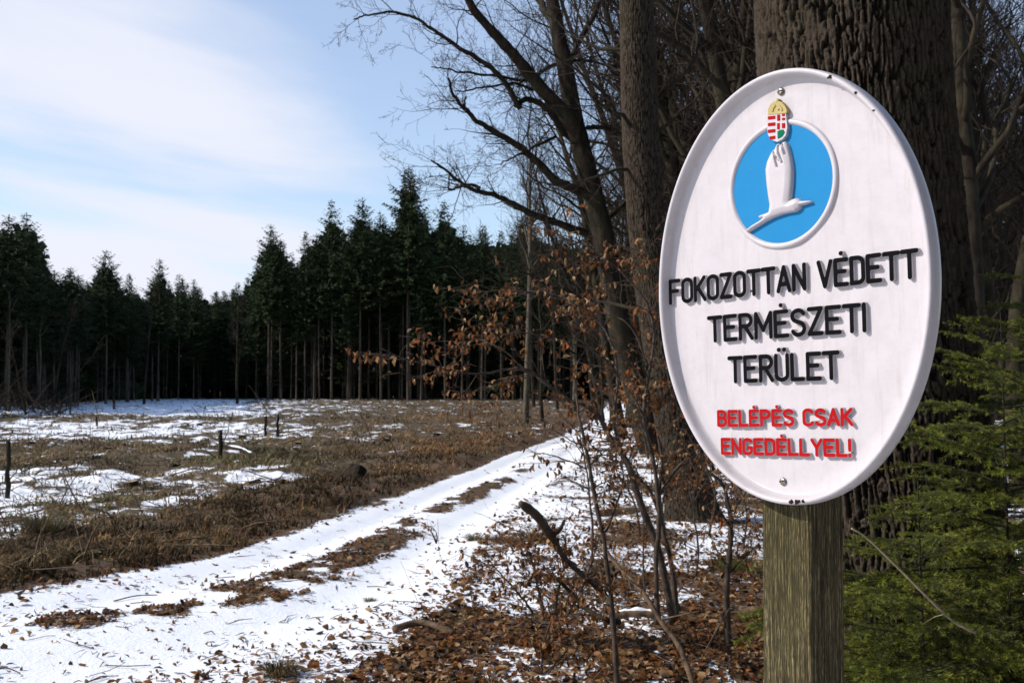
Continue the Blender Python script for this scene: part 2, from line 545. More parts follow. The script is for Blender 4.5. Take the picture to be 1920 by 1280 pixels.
m2 = N(nt, 'ShaderNodeMath', operation='LESS_THAN'); nt.links.new(vs.outputs[0], m2.inputs[0]); m2.inputs[1].default_value = 0.3
m3 = N(nt, 'ShaderNodeMath', operation='MULTIPLY'); nt.links.new(m1.outputs[0], m3.inputs[0]); nt.links.new(m2.outputs[0], m3.inputs[1])
n_st = noise_tex(nt, 55, 5, 0.7, mscale=(1, 0.09, 1))
c = mixc(nt, ramp(nt, n_st, [(0.52, (0, 0, 0)), (0.72, (0.4,) * 3)]), c, (0.36, 0.33, 0.29))
c = mixc(nt, m3.outputs[0], c, (0.06, 0.04, 0.03))
nt.links.new(c, b.inputs['Base Color'])
hn = noise_tex(nt, 22, 5, 0.6)
bump(nt, b, hn, 0.35, 0.003)


def paint(name, col, dark, rough=0.4):
    m, nt, b = mat_new(name, 0.3, 0.02)
    n = noise_tex(nt, 90, 5, 0.7)
    n2 = noise_tex(nt, 28, 3, 0.6)
    c = mixc(nt, ramp(nt, n2, [(0.35, (0, 0, 0)), (0.75, (0.5,) * 3)]), col, dark)
    c = mixc(nt, ramp(nt, n, [(0.70, (0, 0, 0)), (0.75, (0.6,) * 3)]), c, (0.35, 0.33, 0.32))
    nt.links.new(c, b.inputs['Base Color'])
    bump(nt, b, n, 0.2, 0.001)
    return m


M_blue = paint('sky_blue_paint', (0.026, 0.215, 0.45), (0.022, 0.19, 0.41), 0.5)
M_black = paint('black_paint', (0.006, 0.006, 0.007), (0.01, 0.01, 0.011), 0.6)
M_red = paint('red_paint', (0.40, 0.01, 0.012), (0.28, 0.008, 0.01), 0.55)
M_green = paint('green_paint', (0.01, 0.14, 0.07), (0.008, 0.1, 0.05))
M_gold = paint('gold_paint', (0.50, 0.40, 0.17), (0.32, 0.24, 0.09))
M_metal, nt, b = mat_new('rusty_zinc', 0.45, 0.5)
b.inputs['Metallic'].default_value = 0.8
nt.links.new(ramp(nt, noise_tex(nt, 300, 3), [(0.4, (0.1, 0.07, 0.05)), (0.6, (0.45, 0.43, 0.38))]), b.inputs['Base Color'])
M_hole, nt, b = mat_new('dark_recess', 0.9, 0.1)
b.inputs['Base Color'].default_value = (0.02, 0.015, 0.01, 1)

M_post, nt, b = mat_new('weathered_post_wood', 0.85, 0.15)
n = noise_tex(nt, 260, 6, 0.8, mscale=(1, 1, 0.025), dist=0.25)
n2 = noise_tex(nt, 9, 4, 0.6, mscale=(1, 1, 0.4))
n3 = noise_tex(nt, 300, 3, 0.6, mscale=(1, 1, 0.1))
c = ramp(nt, n, [(0.38, (0.014, 0.010, 0.005)), (0.5, (0.13, 0.10, 0.045)), (0.61, (0.42, 0.34, 0.18))])
c = mixc(nt, ramp(nt, n2, [(0.42, (0, 0, 0)), (0.62, (0.5,) * 3)]), c, (0.06, 0.055, 0.018))
nt.links.new(c, b.inputs['Base Color'])
n4 = noise_tex(nt, 620, 3, 0.6, mscale=(1, 1, 0.07))
c = mixc(nt, ramp(nt, n4, [(0.48, (0.75,) * 3), (0.56, (0, 0, 0))]), c, (0.03, 0.025, 0.012))
nt.links.new(c, b.inputs['Base Color'])
mm = N(nt, 'ShaderNodeMath', operation='MULTIPLY_ADD'); nt.links.new(n3, mm.inputs[0]); mm.inputs[1].default_value = 0.4; nt.links.new(n, mm.inputs[2])
bump(nt, b, mm.outputs[0], 0.9, 0.006)

sign = thing('nature_reserve_sign', 'white oval sign with blue bird emblem and Hungarian lettering on a wooden post', 'sign', (0, 0, 0))
panel_root = link('oval_panel', None)   # replaced below by the panel mesh
bpy.data.objects.remove(panel_root)

# outline of the panel from its extremes in the photograph
sL, _ = panel(1238, 500, 0.014); sR, _ = panel(1755, 560, 0.014)
_, uT = panel(1512, 127, 0.014); _, uB = panel(1485, 943, 0.014)
PA, PB = (sR - sL) / 2, (uT - uB) / 2
PC = ((sR + sL) / 2, (uT + uB) / 2)
PB += 0.0060; PC = (PC[0] - 0.001, PC[1] + 0.0028)


def ellipse_sweep(a, b, prof, n, c=(0, 0)):
    t = np.arange(n) * 2 * PI / n
    nx, ny = np.cos(t) / a, np.sin(t) / b
    L = np.hypot(nx, ny); nx /= L; ny /= L
    V = []
    for (off, z) in prof:
        V.append(np.stack([c[0] + a * np.cos(t) - nx * off, c[1] + b * np.sin(t) - ny * off, np.full(n, z)], -1))
    V = np.concatenate(V)
    k = len(prof)
    i = np.arange(k - 1)[:, None] * n + np.arange(n)[None, :]
    j = np.arange(k - 1)[:, None] * n + (np.arange(n)[None, :] + 1) % n
    return V, np.stack([i, j, j + n, i + n], -1).reshape(-1, 4)


prof = [(0.010, -0.012), (0.004, -0.012), (0.0, -0.009), (-0.001, 0.0), (0.0, 0.015), (0.0012, 0.0205), (0.0035, 0.0225), (0.006, 0.0228),
        (0.009, 0.0215), (0.0115, 0.016), (0.0135, 0.007), (0.0165, 0.0015), (0.019, 0.0)]
nE = 160
V, Q = ellipse_sweep(PA, PB, prof, nE, PC)
# dished face in rings down to the centre
V = list(V); rings = 14
base = (len(prof) - 1) * nE
lastring = np.array(V[base:base + nE]); Qs = [Q]; start = base
for k in range(1, rings):
    f = 1 - k / rings
    ring = np.stack([PC[0] + (lastring[:, 0] - PC[0]) * f, PC[1] + (lastring[:, 1] - PC[1]) * f, 0.0008 * np.sin(k * 1.3 + np.arange(nE) * 0.12)], -1)
    ns = len(V); V += list(ring)
    i = np.arange(nE); j = (i + 1) % nE
    Qs.append(np.stack([start + i, start + j, ns + j, ns + i], -1)); start = ns
V.append(np.array((PC[0], PC[1], 0)))
i = np.arange(nE)
Tf = np.stack([start + i, start + (i + 1) % nE, np.full(nE, len(V) - 1)], -1)
# back sheet
nb = len(V); V += [np.array((PC[0], PC[1], -0.006))]
Tb = np.stack([(i + 1) % nE, i, np.full(nE, nb)], -1)
me = new_mesh('oval_panel', np.array(V), [np.concatenate(Qs), Tf, Tb], M_white, True)
oval = link('oval_panel', me, sign)
oval.matrix_local = SIGN_M


# --- relief shapes from distance fields
def seg_dist(X, Y, segs):
    d = np.full(X.shape, 1e9)
    for (x0, y0), (x1, y1) in segs:
        dx, dy = x1 - x0, y1 - y0
        L = dx * dx + dy * dy + 1e-12
        t = np.clip(((X - x0) * dx + (Y - y0) * dy) / L, 0, 1)
        d = np.minimum(d, np.hypot(X - x0 - t * dx, Y - y0 - t * dy))
    return d


def inside(X, Y, poly):
    c = np.zeros(X.shape, bool); n = len(poly)
    for k in range(n):
        x0, y0 = poly[k]; x1, y1 = poly[(k + 1) % n]
        cond = ((y0 > Y) != (y1 > Y))
        xi = (x1 - x0) * (Y - y0) / (y1 - y0 + 1e-12) + x0
        c ^= cond & (X < xi)
    return c


def relief(name, fn, box, res, top, mats, flare=0.0, z0=0.0, hfun=None, mat_side=1):
    """solid raised from z0 to top where fn(X,Y) < 0 (a signed distance); front polygons by marching squares"""
    x0, x1, y0, y1 = box
    nx, ny = int((x1 - x0) / res) + 2, int((y1 - y0) / res) + 2
    xs = x0 + np.arange(nx) * res; ys = y0 + np.arange(ny) * res
    X, Y = np.meshgrid(xs, ys)
    D = fn(X, Y); D = np.where(np.abs(D) < 1e-9, 1e-9, D)
    verts, vid, faces, mi, edge = [], {}, [], [], []
    def gv(i, j):
        k = (0, i, j)
        if k not in vid:
            vid[k] = len(verts)
            verts.append((X[j, i], Y[j, i], top if hfun is None else hfun(-D[j, i], X[j, i], Y[j, i])))
        return vid[k]
    def ev(i, j, a):           # crossing on the edge from (i,j): a=0 to the right, a=1 upward
        k = (1 + a, i, j)
        if k not in vid:
            i2, j2 = (i + 1, j) if a == 0 else (i, j + 1)
            t = D[j, i] / (D[j, i] - D[j2, i2])
            x = X[j, i] + t * (X[j2, i2] - X[j, i]); y = Y[j, i] + t * (Y[j2, i2] - Y[j, i])
            vid[k] = len(verts)
            verts.append((x, y, top if hfun is None else hfun(0.0, x, y)))
        return vid[k]
    for j in range(ny - 1):
        for i in range(nx - 1):
            c = [D[j, i] < 0, D[j, i + 1] < 0, D[j + 1, i + 1] < 0, D[j + 1, i] < 0]
            if not any(c): continue
            if all(c):
                faces.append((gv(i, j), gv(i + 1, j), gv(i + 1, j + 1), gv(i, j + 1))); mi.append(0); continue
            cor = [(i, j), (i + 1, j), (i + 1, j + 1), (i, j + 1)]
            ed = [(i, j, 0), (i + 1, j, 1), (i, j + 1, 0), (i, j, 1)]
            poly = []
            for k in range(4):
                if c[k]: poly.append(('v', gv(*cor[k])))
                if c[k] != c[(k + 1) % 4]: poly.append(('e', ev(*ed[k])))
            ids = [p[1] for p in poly]
            if len(set(ids)) >= 3: faces.append(tuple(ids)); mi.append(0)
            for k in range(len(poly)):
                if poly[k][0] == 'e' and poly[(k + 1) % len(poly)][0] == 'e': edge.append((ids[k], ids[(k + 1) % len(poly)]))
    base_id = {}
    e_ = res * 0.5
    def bv(v):
        if v not in base_id:
            x, y, _ = verts[v]
            gx = (fn(np.array([[x + e_]]), np.array([[y]])) - fn(np.array([[x - e_]]), np.array([[y]])))[0, 0]
            gy = (fn(np.array([[x]]), np.array([[y + e_]])) - fn(np.array([[x]]), np.array([[y - e_]])))[0, 0]
            L = math.hypot(gx, gy) + 1e-9
            base_id[v] = len(verts)
            verts.append((x + gx / L * flare, y + gy / L * flare, z0))
        return base_id[v]
    for a, b_ in edge:
        faces.append((b_, a, bv(a), bv(b_))); mi.append(mat_side)
    me = bpy.data.meshes.new(name)
    me.from_pydata([tuple(map(float, p)) for p in verts], [], faces)
    for m in mats: me.materials.append(m)
    me.polygons.foreach_set('material_index', np.array(mi, np.int32))
    if hfun is not None:
        me.polygons.foreach_set('use_smooth', np.array([k == 0 for k in mi]))
    me.update()
    return me


def arc(cx, cy, rx, ry, a0, a1, n=8):
    return [(cx + rx * math.cos(math.radians(a0 + (a1 - a0) * k / n)), cy + ry * math.sin(math.radians(a0 + (a1 - a0) * k / n))) for k in range(n + 1)]


def glyph(ch):
    """strokes of a narrow block capital, height 1"""
    W = 0.40
    E = [[(W, 1), (0, 1), (0, 0), (W, 0)], [(0, 0.53), (W * 0.82, 0.53)]]
    r = W / 2
    O = arc(r, 1 - r, r, r, 0, 180) + arc(r, r, r, r, 180, 360) + [(W, 1 - r)]
    g = {
        'F': ([[(W, 1), (0, 1), (0, 0)], [(0, 0.53), (W * 0.82, 0.53)]], W),
        'O': ([O], W), 'E': (E, W), 'K': ([[(0, 0), (0, 1)], [(W, 1), (0, 0.4)], [(0.13, 0.55), (W + .02, 0)]], W),
        'Z': ([[(0, 1), (W, 1), (0, 0), (W, 0)]], W), 'T': ([[(-0.02, 1), (W + 0.04, 1)], [(W / 2 + .01, 1), (W / 2 + .01, 0)]], W + .02),
        'A': ([[(0, 0), (W / 2 + .02, 1), (W + .04, 0)], [(0.07, 0.28), (W - 0.03, 0.28)]], W + .04),
        'N': ([[(0, 0), (0, 1), (W, 0), (W, 1)]], W), 'V': ([[(0, 1), (W / 2 + .02, 0), (W + .04, 1)]], W + .04),
        'D': ([[(0, 0), (0, 1)] + arc(W - .2, 0.8, .2, .2, 90, 0) + arc(W - .2, .2, .2, .2, 0, -90) + [(0, 0)]], W),
        'R': ([[(0, 0), (0, 1)] + arc(W - .18, 0.76, .18, .24, 90, -90) + [(0, .52)], [(0.17, .52), (W + .02, 0)]], W),
        'M': ([[(0, 0), (0, 1), (0.26, 0.3), (0.52, 1), (0.52, 0)]], 0.52),
        'S': ([arc(r, 0.77, r, .23, 25, 180) + arc(r, 0.77, r, .22, 180, 250)[1:] + arc(r, 0.25, r, .27, 60, 0)[1:] + arc(r, 0.25, r, .25, 0, -155)[1:]], W),
        'I': ([[(0, 0), (0, 1)]], 0.0), 'L': ([[(0, 1), (0, 0), (W * .92, 0)]], W * .92),
        'U': ([[(0, 1)] + arc(r, r, r, r, 180, 360) + [(W, 1)]], W),
        'B': ([[(0, 0), (0, 1)] + arc(W - .2, .77, .18, .23, 90, -90) + [(0, .54)], [(W - .2, .54)] + arc(W - .2, .27, .2, .27, 90, -90) + [(0, 0)]], W),
        'P': ([[(0, 0), (0, 1)] + arc(W - .2, .76, .2, .24, 90, -90) + [(0, .52)]], W),
        'C': ([arc(r, 1 - r, r, r, 20, 180) + arc(r, r, r, r, 180, 340)], W),
        'G': ([arc(r, 1 - r, r, r, 20, 180) + arc(r, r, r, r, 180, 360) + [(W, 0.42), (W * .6, 0.42)]], W),
        'Y': ([[(0, 1), (W / 2 + .01, .48), (W + .02, 1)], [(W / 2 + .01, .48), (W / 2 + .01, 0)]], W + .02),
        '!': ([[(0, 1), (0, .36)], [(0, .03), (0, .0)]], 0.0),
    }
    base = {'É': 'E', 'Ü': 'U'}.get(ch, ch)
    st, w = g[base]
    st = [list(s) for s in st]
    if ch == 'É': st.append([(W * .5, 1.27), (W * .5 + .01, 1.27)])
    if ch == 'Ü': st += [[(W * .27, 1.24), (W * .27 + .01, 1.24)], [(W * .75, 1.24), (W * .75 + .01, 1.24)]]
    return st, w


GLY = {}


def add_text(text, pl, pr, cap, half, mat, key):
    """text between two baseline pixels; cap height and half stroke in metres"""
    a = np.array(panel(*pl, 0.005)); b_ = np.array(panel(*pr, 0.005))
    gap, space = 0.17, 0.36
    ws = [glyph(c)[1] if c != ' ' else space - gap for c in text]
    tot = sum(ws) + gap * (len(text) - 1)
    L = np.linalg.norm(b_ - a)
    sx = (L - 2 * half) / tot
    ang = math.atan2(b_[1] - a[1], b_[0] - a[0])
    x = half
    for c, w in zip(text, ws):
        if c != ' ':
            k = (key, c)
            if k not in GLY:
                st, _ = glyph(c)
                segs = []
                for s in st:
                    for p, q in zip(s[:-1], s[1:]):
                        segs.append(((p[0] * sx, half + p[1] * (cap - 2 * half)), (q[0] * sx, half + q[1] * (cap - 2 * half))))
                fn = lambda X, Y, segs=segs: seg_dist(X, Y, segs) - half
                xm = (w + 0.1) * sx + half
                GLY[k] = relief('letter', fn, (-half - .004, xm + .003, -.003, cap * 1.42), 0.00125 if key == 'b' else 0.001, 0.0070, [mat, M_white], 0.0010, -0.0006)
            o = link('letter', GLY[k], oval)
            p = a + np.array((math.cos(ang), math.sin(ang))) * x
            o.location = (p[0], p[1], 0.0)
            o.rotation_euler = (0, 0, ang + random.uniform(-.012, .012))
        x += (w + gap) * sx


add_text('FOKOZOTTAN VÉDETT', (1256, 572), (1724, 522), 0.051, 0.0040, M_black, 'b')
add_text('TERMÉSZETI', (1329, 643), (1626, 623), 0.052, 0.0040, M_black, 'b2')
add_text('TERÜLET', (1367, 719), (1576, 712), 0.052, 0.0040, M_black, 'b3')
add_text('BELÉPÉS CSAK', (1346, 800), (1601, 799), 0.0325, 0.0032, M_red, 'r')
add_text('ENGEDÉLLYEL!', (1353, 852), (1598, 857), 0.0325, 0.0032, M_red, 'r2')

# emblem: ring, blue disc, bird shaped like a hand, shield with crown
cs = np.array(panel(1470, 345)); rA = (panel(1574, 345)[0] - panel(1367.5, 345)[0]) / 2
cs[0] = (panel(1574, 345)[0] + panel(1367.5, 345)[0]) / 2
rB = (panel(1470, 223)[1] - panel(1470, 467)[1]) / 2
cs[1] = (panel(1470, 223)[1] + panel(1470, 467)[1]) / 2
V, Q = ellipse_sweep(rA, rB, [(0.0, -0.001), (0.001, 0.003), (0.003, 0.0055), (0.006, 0.0065), (0.009, 0.0055), (0.011, 0.003), (0.0125, 0.0007)], 96, cs)
ring = link('emblem_ring', new_mesh('emblem_ring', V, Q, M_white, True), oval)
ra, rb = rA - 0.011, rB - 0.011
t = np.arange(96) * 2 * PI / 96
dv = np.vstack([np.stack([cs[0] + ra * np.cos(t), cs[1] + rb * np.sin(t), np.full(96, .0018)], -1), np.stack([cs[0] + ra * np.cos(t), cs[1] + rb * np.sin(t), np.full(96, -.001)], -1), [[cs[0], cs[1], .0018]]])
i = np.arange(96); j = (i + 1) % 96
disc = link('blue_disc', new_mesh('blue_disc', dv, [np.stack([i + 96, j + 96, j, i], -1), np.stack([i, j, np.full(96, 192)], -1)], M_blue), oval)


def c1(x, y): return panel(1220 + x * 560 / 1886, 100 + y * 560 / 1886)


bird = [(866, 560), (880, 580), (890, 620), (903, 680), (910, 740), (907, 820), (899, 900), (893, 936), (905, 926), (930, 918), (948, 922), (962, 936), (1000, 934), (1028, 934), (1029, 941),
        (1000, 950), (962, 962), (955, 980), (930, 1000), (860, 1012), (790, 1036), (740, 1062), (690, 1092), (632, 1128), (616, 1122),
        (650, 1092), (700, 1062), (728, 1040), (704, 1043), (696, 1032), (712, 1024), (745, 1012), (762, 1004), (768, 960), (758, 900), (748, 820), (742, 740), (752, 690), (770, 650), (785, 622), (800, 610), (814, 580), (824, 574), (834, 588), (850, 566)]
bp = [c1(*p) for p in bird]
bsegs = list(zip(bp, bp[1:] + bp[:1]))
gro = [(c1(808, 650), c1(826, 720)), (c1(822, 588), c1(836, 640)), (c1(836, 640), c1(858, 695)), (c1(795, 628), c1(815, 660)), (c1(815, 660), c1(838, 682)), (c1(852, 580), c1(872, 640))]
def bird_d(X, Y):
    d = seg_dist(X, Y, bsegs)
    return np.where(inside(X, Y, bp), -d, d)
def bird_h(d, x, y):
    g = seg_dist(np.array([[x]]), np.array([[y]]), gro)[0, 0]
    return 0.0075 + 0.0075 * math.sqrt(min(max(d, 0) / 0.011, 1)) - 0.0085 * math.exp(-(g / 0.0015) ** 2)
bx = [p[0] for p in bp]; by = [p[1] for p in bp]
me = relief('bird', bird_d, (min(bx) - .004, max(bx) + .004, min(by) - .004, max(by) + .004), 0.0011, 0.008, [M_white], 0.0008, 0.0012, bird_h, 0)
link('bird', me, oval)


def flat_relief(name, pts, top, mat, z0=0.0, res=0.0007, parent=None, rnd=0.0, side=None):
    pp = [c1(*p) for p in pts]; sg = list(zip(pp, pp[1:] + pp[:1]))
    def fn(X, Y):
        d = seg_dist(X, Y, sg)
        return np.where(inside(X, Y, pp), -d, d) - rnd
    xs = [p[0] for p in pp]; ys = [p[1] for p in pp]
    m = relief(name, fn, (min(xs) - .003, max(xs) + .003, min(ys) - .003, max(ys) + .003), res, top, [mat] + ([side] if side else []), 0.0003, z0, None, 1 if side else 0)
    return link(name, m, parent or oval)


shield = [(757, 395), (870, 382), (880, 470), (872, 520), (850, 545), (815, 562), (782, 548), (762, 520), (756, 470)]
flat_relief('shield', shield, 0.0095, M_white, 0, rnd=0.0006)
for k in range(4):
    y = 405 + k * 42
    x1_ = 806 if k < 3 else 806
    xl = 762 if k < 3 else 772
    flat_relief('red_bar', [(xl, y), (x1_, y - 5), (x1_, y + 14), (xl, y + 19)], 0.0108, M_red, 0.009)
flat_relief('green_hill', [(822, 500), (840, 490), (858, 488), (866, 505), (850, 530), (824, 545)], 0.0108, M_green, 0.009)
for (xa, ya, xb, yb) in ((820, 395, 836, 432), (850, 390, 866, 402), (850, 415, 868, 428), (820, 448, 834, 486), (850, 448, 868, 478)):
    flat_relief('red_field', [(xa, ya), (xb, ya - 2), (xb, yb - 2), (xa, yb)], 0.0108, M_red, 0.009)
crown_pts = [(762, 392), (764, 360), (778, 330), (800, 314), (822, 308), (846, 316), (866, 338), (878, 362), (878, 380), (870, 382), (815, 388)]
flat_relief('crown', crown_pts, 0.0105, M_gold, 0, rnd=0.0005)
flat_relief('crown_arch', [(784, 372), (788, 346), (806, 330), (812, 338), (800, 352), (796, 372)], 0.0122, M_gold, 0.010)
flat_relief('crown_arch', [(826, 370), (828, 340), (836, 336), (850, 350), (856, 368), (846, 370), (836, 352)], 0.0122, M_gold, 0.010)
flat_relief('crown_cross', [(814, 312), (815, 303), (810, 300), (817, 297), (819, 291), (824, 297), (830, 299), (825, 303), (826, 312)], 0.0105, M_gold, 0)
for nm, (px, py) in (('screw', (1465, 172)), ('screw', (1469, 902))):
    s_, u_ = panel(px, py)
    o = link(nm, None, oval)
    T = Tubes(); T.add([(s_, u_, -.001), (s_, u_, .0025), (s_, u_, .0042), (s_, u_, .0046)], [.0072, .0072, .0055, .002], 14, True)
    bpy.data.objects.remove(o)
    o = link(nm, T.mesh('screw', M_metal), oval)
    T = Tubes(); T.add([(s_ - .0055, u_ - 0.0012, .0046), (s_ + .0055, u_ + .0012, .0046)], [.0009, .0009], 4, True)
    link('screw_slot', T.mesh('screw_slot', M_hole), oval)
# chipped paint on the rim
for (px, py, sz) in ((1560, 144, .004), (1612, 167, .0025), (1486, 934, .004), (1497, 932, .005), (1508, 934, .003), (1475, 193, .0), (1643, 208, .002)):
    if sz == 0: continue
    s_, u_ = panel(px, py, .018)
    a = math.atan2((u_ - PC[1]) / PB, (s_ - PC[0]) / PA)
    nx_, ny_ = math.cos(a) / PA, math.sin(a) / PB; l_ = math.hypot(nx_, ny_)
    sx_ = PC[0] + PA * math.cos(a) - nx_ / l_ * .006; sy_ = PC[1] + PB * math.sin(a) - ny_ / l_ * .006
    n_ = 9; ang = np.arange(n_) * 2 * PI / n_; rr = sz * (0.6 + 0.7 * RNG.random(n_))
    vv = np.stack([sx_ + rr * np.cos(ang) * 1.3, sy_ + rr * np.sin(ang), np.full(n_, .0236)], -1)
    vb = vv.copy(); vb[:, 2] = .0222
    vv = np.vstack([vv, vb, [[sx_, sy_, .0236]]]); ii = np.arange(n_)
    link('paint_chip', new_mesh('paint_chip', vv, [np.stack([ii, (ii + 1) % n_, np.full(n_, 2 * n_)], -1), np.stack([ii + n_, (ii + 1) % n_ + n_, (ii + 1) % n_, ii], -1)], M_hole), oval)

# post: four planed faces with a bevel and a slightly worn surface
pw = 0.107
pc = ORG + T0 * (panel(1482, 985, -0.014)[0]) - NRM * (0.014 + pw / 2)
nz = 120
zs = np.linspace(-0.5, ORG.z + 0.30, nz)
cr = []
hw = pw / 2; bv_ = 0.004
for (sx_, sy_) in ((1, 1), (-1, 1), (-1, -1), (1, -1)):
    pass
loop = []
m_ = 14
pts4 = [(-hw, -hw), (hw, -hw), (hw, hw), (-hw, hw)]
for k in range(4):
    a = np.array(pts4[k]); b_ = np.array(pts4[(k + 1) % 4]); d_ = (b_ - a) / np.linalg.norm(b_ - a)
    for q_ in range(m_ + 1):
        loop.append(a + d_ * (bv_ + (pw - 2 * bv_) * q_ / m_))
loop = np.array(loop); nl = len(loop)
VV = []
for z in zs:
    off = 0.0009 * (vnoise(np.arange(nl) * 1.7, np.full(nl, z * 1.2), 5) - .5) + 0.0006 * (vnoise(np.arange(nl) * 2.3, np.full(nl, z * 9), 6) - .5)
    L_ = loop * (1 + off / hw)[:, None]
    VV.append(np.stack([L_[:, 0], L_[:, 1], np.full(nl, z)], -1))
VV = np.concatenate(VV)
i = np.arange(nz - 1)[:, None] * nl + np.arange(nl)[None, :]; j = np.arange(nz - 1)[:, None] * nl + (np.arange(nl)[None, :] + 1) % nl
VV = np.vstack([VV, [[0, 0, zs[-1]]]]); ii = np.arange(nl)
me = new_mesh('post', VV, [np.stack([i, j, j + nl, i + nl], -1).reshape(-1, 4), np.stack([(nz - 1) * nl + ii, (nz - 1) * nl + (ii + 1) % nl, np.full(nl, nz * nl)], -1)], M_post)
post = link('post', me, sign, (pc.x, pc.y, 0), (0, 0, -TH_S))


# ------------------------------------------------------------------ thick trunks with furrowed bark
def worley(u, v, seed=0, wrap=None):
    iu, iv = np.floor(u), np.floor(v)
    f1 = np.full(u.shape, 9.0); f2 = np.full(u.shape, 9.0)
    for du in (-1, 0, 1):
        for dv in (-1, 0, 1):
            cu, cv = iu + du, iv + dv
            hu = np.mod(cu, wrap) if wrap else cu
            px_ = cu + 0.15 + 0.7 * _h(hu, cv, seed); py_ = cv + 0.15 + 0.7 * _h(hu, cv, seed + 7)
            d = np.hypot(u - px_, v - py_)
            f2 = np.where(d < f1, f1, np.minimum(f2, d)); f1 = np.minimum(f1, d)
    return f1, f2


def bark_trunk(axis, rad, z_lo, z_hi, cell, depth, nzd, nang_front, mat, face=-PI / 2, flare=None):
    """axis(z)->(x,y), rad(z); finely furrowed between z_lo and z_hi on the side that faces the camera"""
    ang = np.concatenate([np.linspace(face - PI * .62, face + PI * .62, nang_front), np.linspace(face + PI * .62, face + PI * 1.38, 30)[1:-1]])
    z = np.concatenate([np.linspace(-0.3, z_lo, 12)[:-1], np.linspace(z_lo, z_hi, nzd), z_hi + np.geomspace(0.1, 14, 30)])
    A, Z = np.meshgrid(ang, z)
    R_ = rad(Z)
    r_lo = float(rad(np.array([z_lo]))[0])
    nc = max(8, int(2 * PI * r_lo / cell))
    S_ = (A - face) * r_lo                      # metres round the trunk
    u = (A - face) / (2 * PI) * nc
    u = u + 1.5 * (fbm(S_ / (cell * 2.2), Z / (cell * 5), 91, 3) - .5) + 0.45 * (vnoise(S_ / (cell * .7), Z / (cell * 1.6), 94) - .5)
    v = Z / (cell * 7.5) + 1.3 * (vnoise(S_ / (cell * .8), Z / (cell * 4), 92) - .5) + .2 * (vnoise(S_ / (cell * .35), Z / (cell * .7), 93) - .5)
    f1, f2 = worley(u, v, 3)
    g1, g2 = worley(u * 2.3 + 5, v * 2.0, 13)
    rid = sstep(0.0, 0.30, f2 - f1) * (0.78 + 0.22 * sstep(0.0, .18, g2 - g1))
    rid = rid * (0.7 + 0.45 * fbm(S_ / (cell * .3), Z / (cell * 1.2), 95, 3))
    R2 = R_ + depth * (rid - 0.55) + 0.03 * (fbm(A * 1.6, Z * .7, 97) - .5)
    if flare is not None: R2 = R2 + flare(A, Z)
    ax, ay = axis(Z)
    V = np.stack([ax + R2 * np.cos(A), ay + R2 * np.sin(A), Z], -1).reshape(-1, 3)
    na, nz_ = len(ang), len(z)
    i = np.arange(nz_ - 1)[:, None] * na + np.arange(na)[None, :]; j = np.arange(nz_ - 1)[:, None] * na + (np.arange(na)[None, :] + 1) % na
    q = np.stack([i, j, j + na, i + na], -1).reshape(-1, 4)
    return new_mesh('trunk', V, q, mat, True, attrs={'ridge': np.clip(rid, 0, 1).ravel()})


# branch growth for bare trees
def perp(d, rng):
    r = rng.normal(size=3); r -= d * r.dot(d)
    return r / (np.linalg.norm(r) + 1e-9)


def grow(T, p, d, L, r, lvl, maxl, rng, up=0.08, wig=0.16, kids=(7, 6, 5), rmin=0.003, ratio=(0.35, 0.6), spread=(0.55, 1.05), first=0.25):
    n = max(4, min(10, int(L / 0.35) + 3))
    pts = [np.array(p, float)]; d = np.array(d, float); d /= np.linalg.norm(d); dirs = [d]
    for k in range(n):
        d = d + rng.normal(size=3) * wig + np.array((0, 0, up))
        d /= np.linalg.norm(d); dirs.append(d)
        pts.append(pts[-1] + d * L / n)
    pts = np.array(pts)
    tt = np.linspace(0, 1, n + 1)
    rad = np.maximum(r * (1 - tt) ** 0.8, rmin * 0.8)
    T[min(lvl, len(T) - 1)].add(pts, rad, 7 if r > 0.08 else 5 if r > 0.02 else 3)
    if lvl >= maxl: return
    nk = kids[min(lvl, len(kids) - 1)]
    for k in range(nk):
        t = first + (1 - first) * (k + rng.random()) / nk
        f = t * n; i = min(int(f), n - 1); q = pts[i] + (pts[i + 1] - pts[i]) * (f - i)
        dd = dirs[i + 1]
        a = rng.uniform(*spread)
        nd = dd * math.cos(a) + perp(dd, rng) * math.sin(a)
        nl_ = L * rng.uniform(*ratio) * (1.15 - 0.55 * t)
        grow(T, q, nd, nl_, max(np.interp(t, tt, rad) * rng.uniform(.4, .65), rmin), lvl + 1, maxl, rng, up, wig * 1.1, kids, rmin, ratio, spread, 0.15)


# --- the oak right behind the sign
OY = 5.0
def oak_axis(z):
    # centre line read from the photograph at depth OY
    zz = np.array([at(0, py, OY)[2] for py in (1500, 1280, 900, 640, 300, 0)])[::1]
    xx = np.array([at(px, 640, OY)[0] for px in (1735, 1715, 1665, 1640, 1618, 1600)])
    o = np.argsort(zz)
    x = np.interp(z, zz[o], xx[o]); x = x - np.maximum(z - zz.max(), 0) * 0.03
    return x, np.full_like(z, OY) + 0.0 * z
def oak_rad(z): return np.interp(z, [-.3, 0.0, 0.5, 1.2, 2.2, 3.5, 16], [.62, .56, .475, .435, .415, .405, .2])
oak = thing('oak_tree', 'massive oak trunk with deeply furrowed bark directly behind the oval sign', 'tree', (0, 0, 0))
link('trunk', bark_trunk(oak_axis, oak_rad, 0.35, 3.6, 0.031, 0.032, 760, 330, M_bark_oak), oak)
rng = np.random.default_rng(5)
T = [Tubes(), Tubes(), Tubes()]
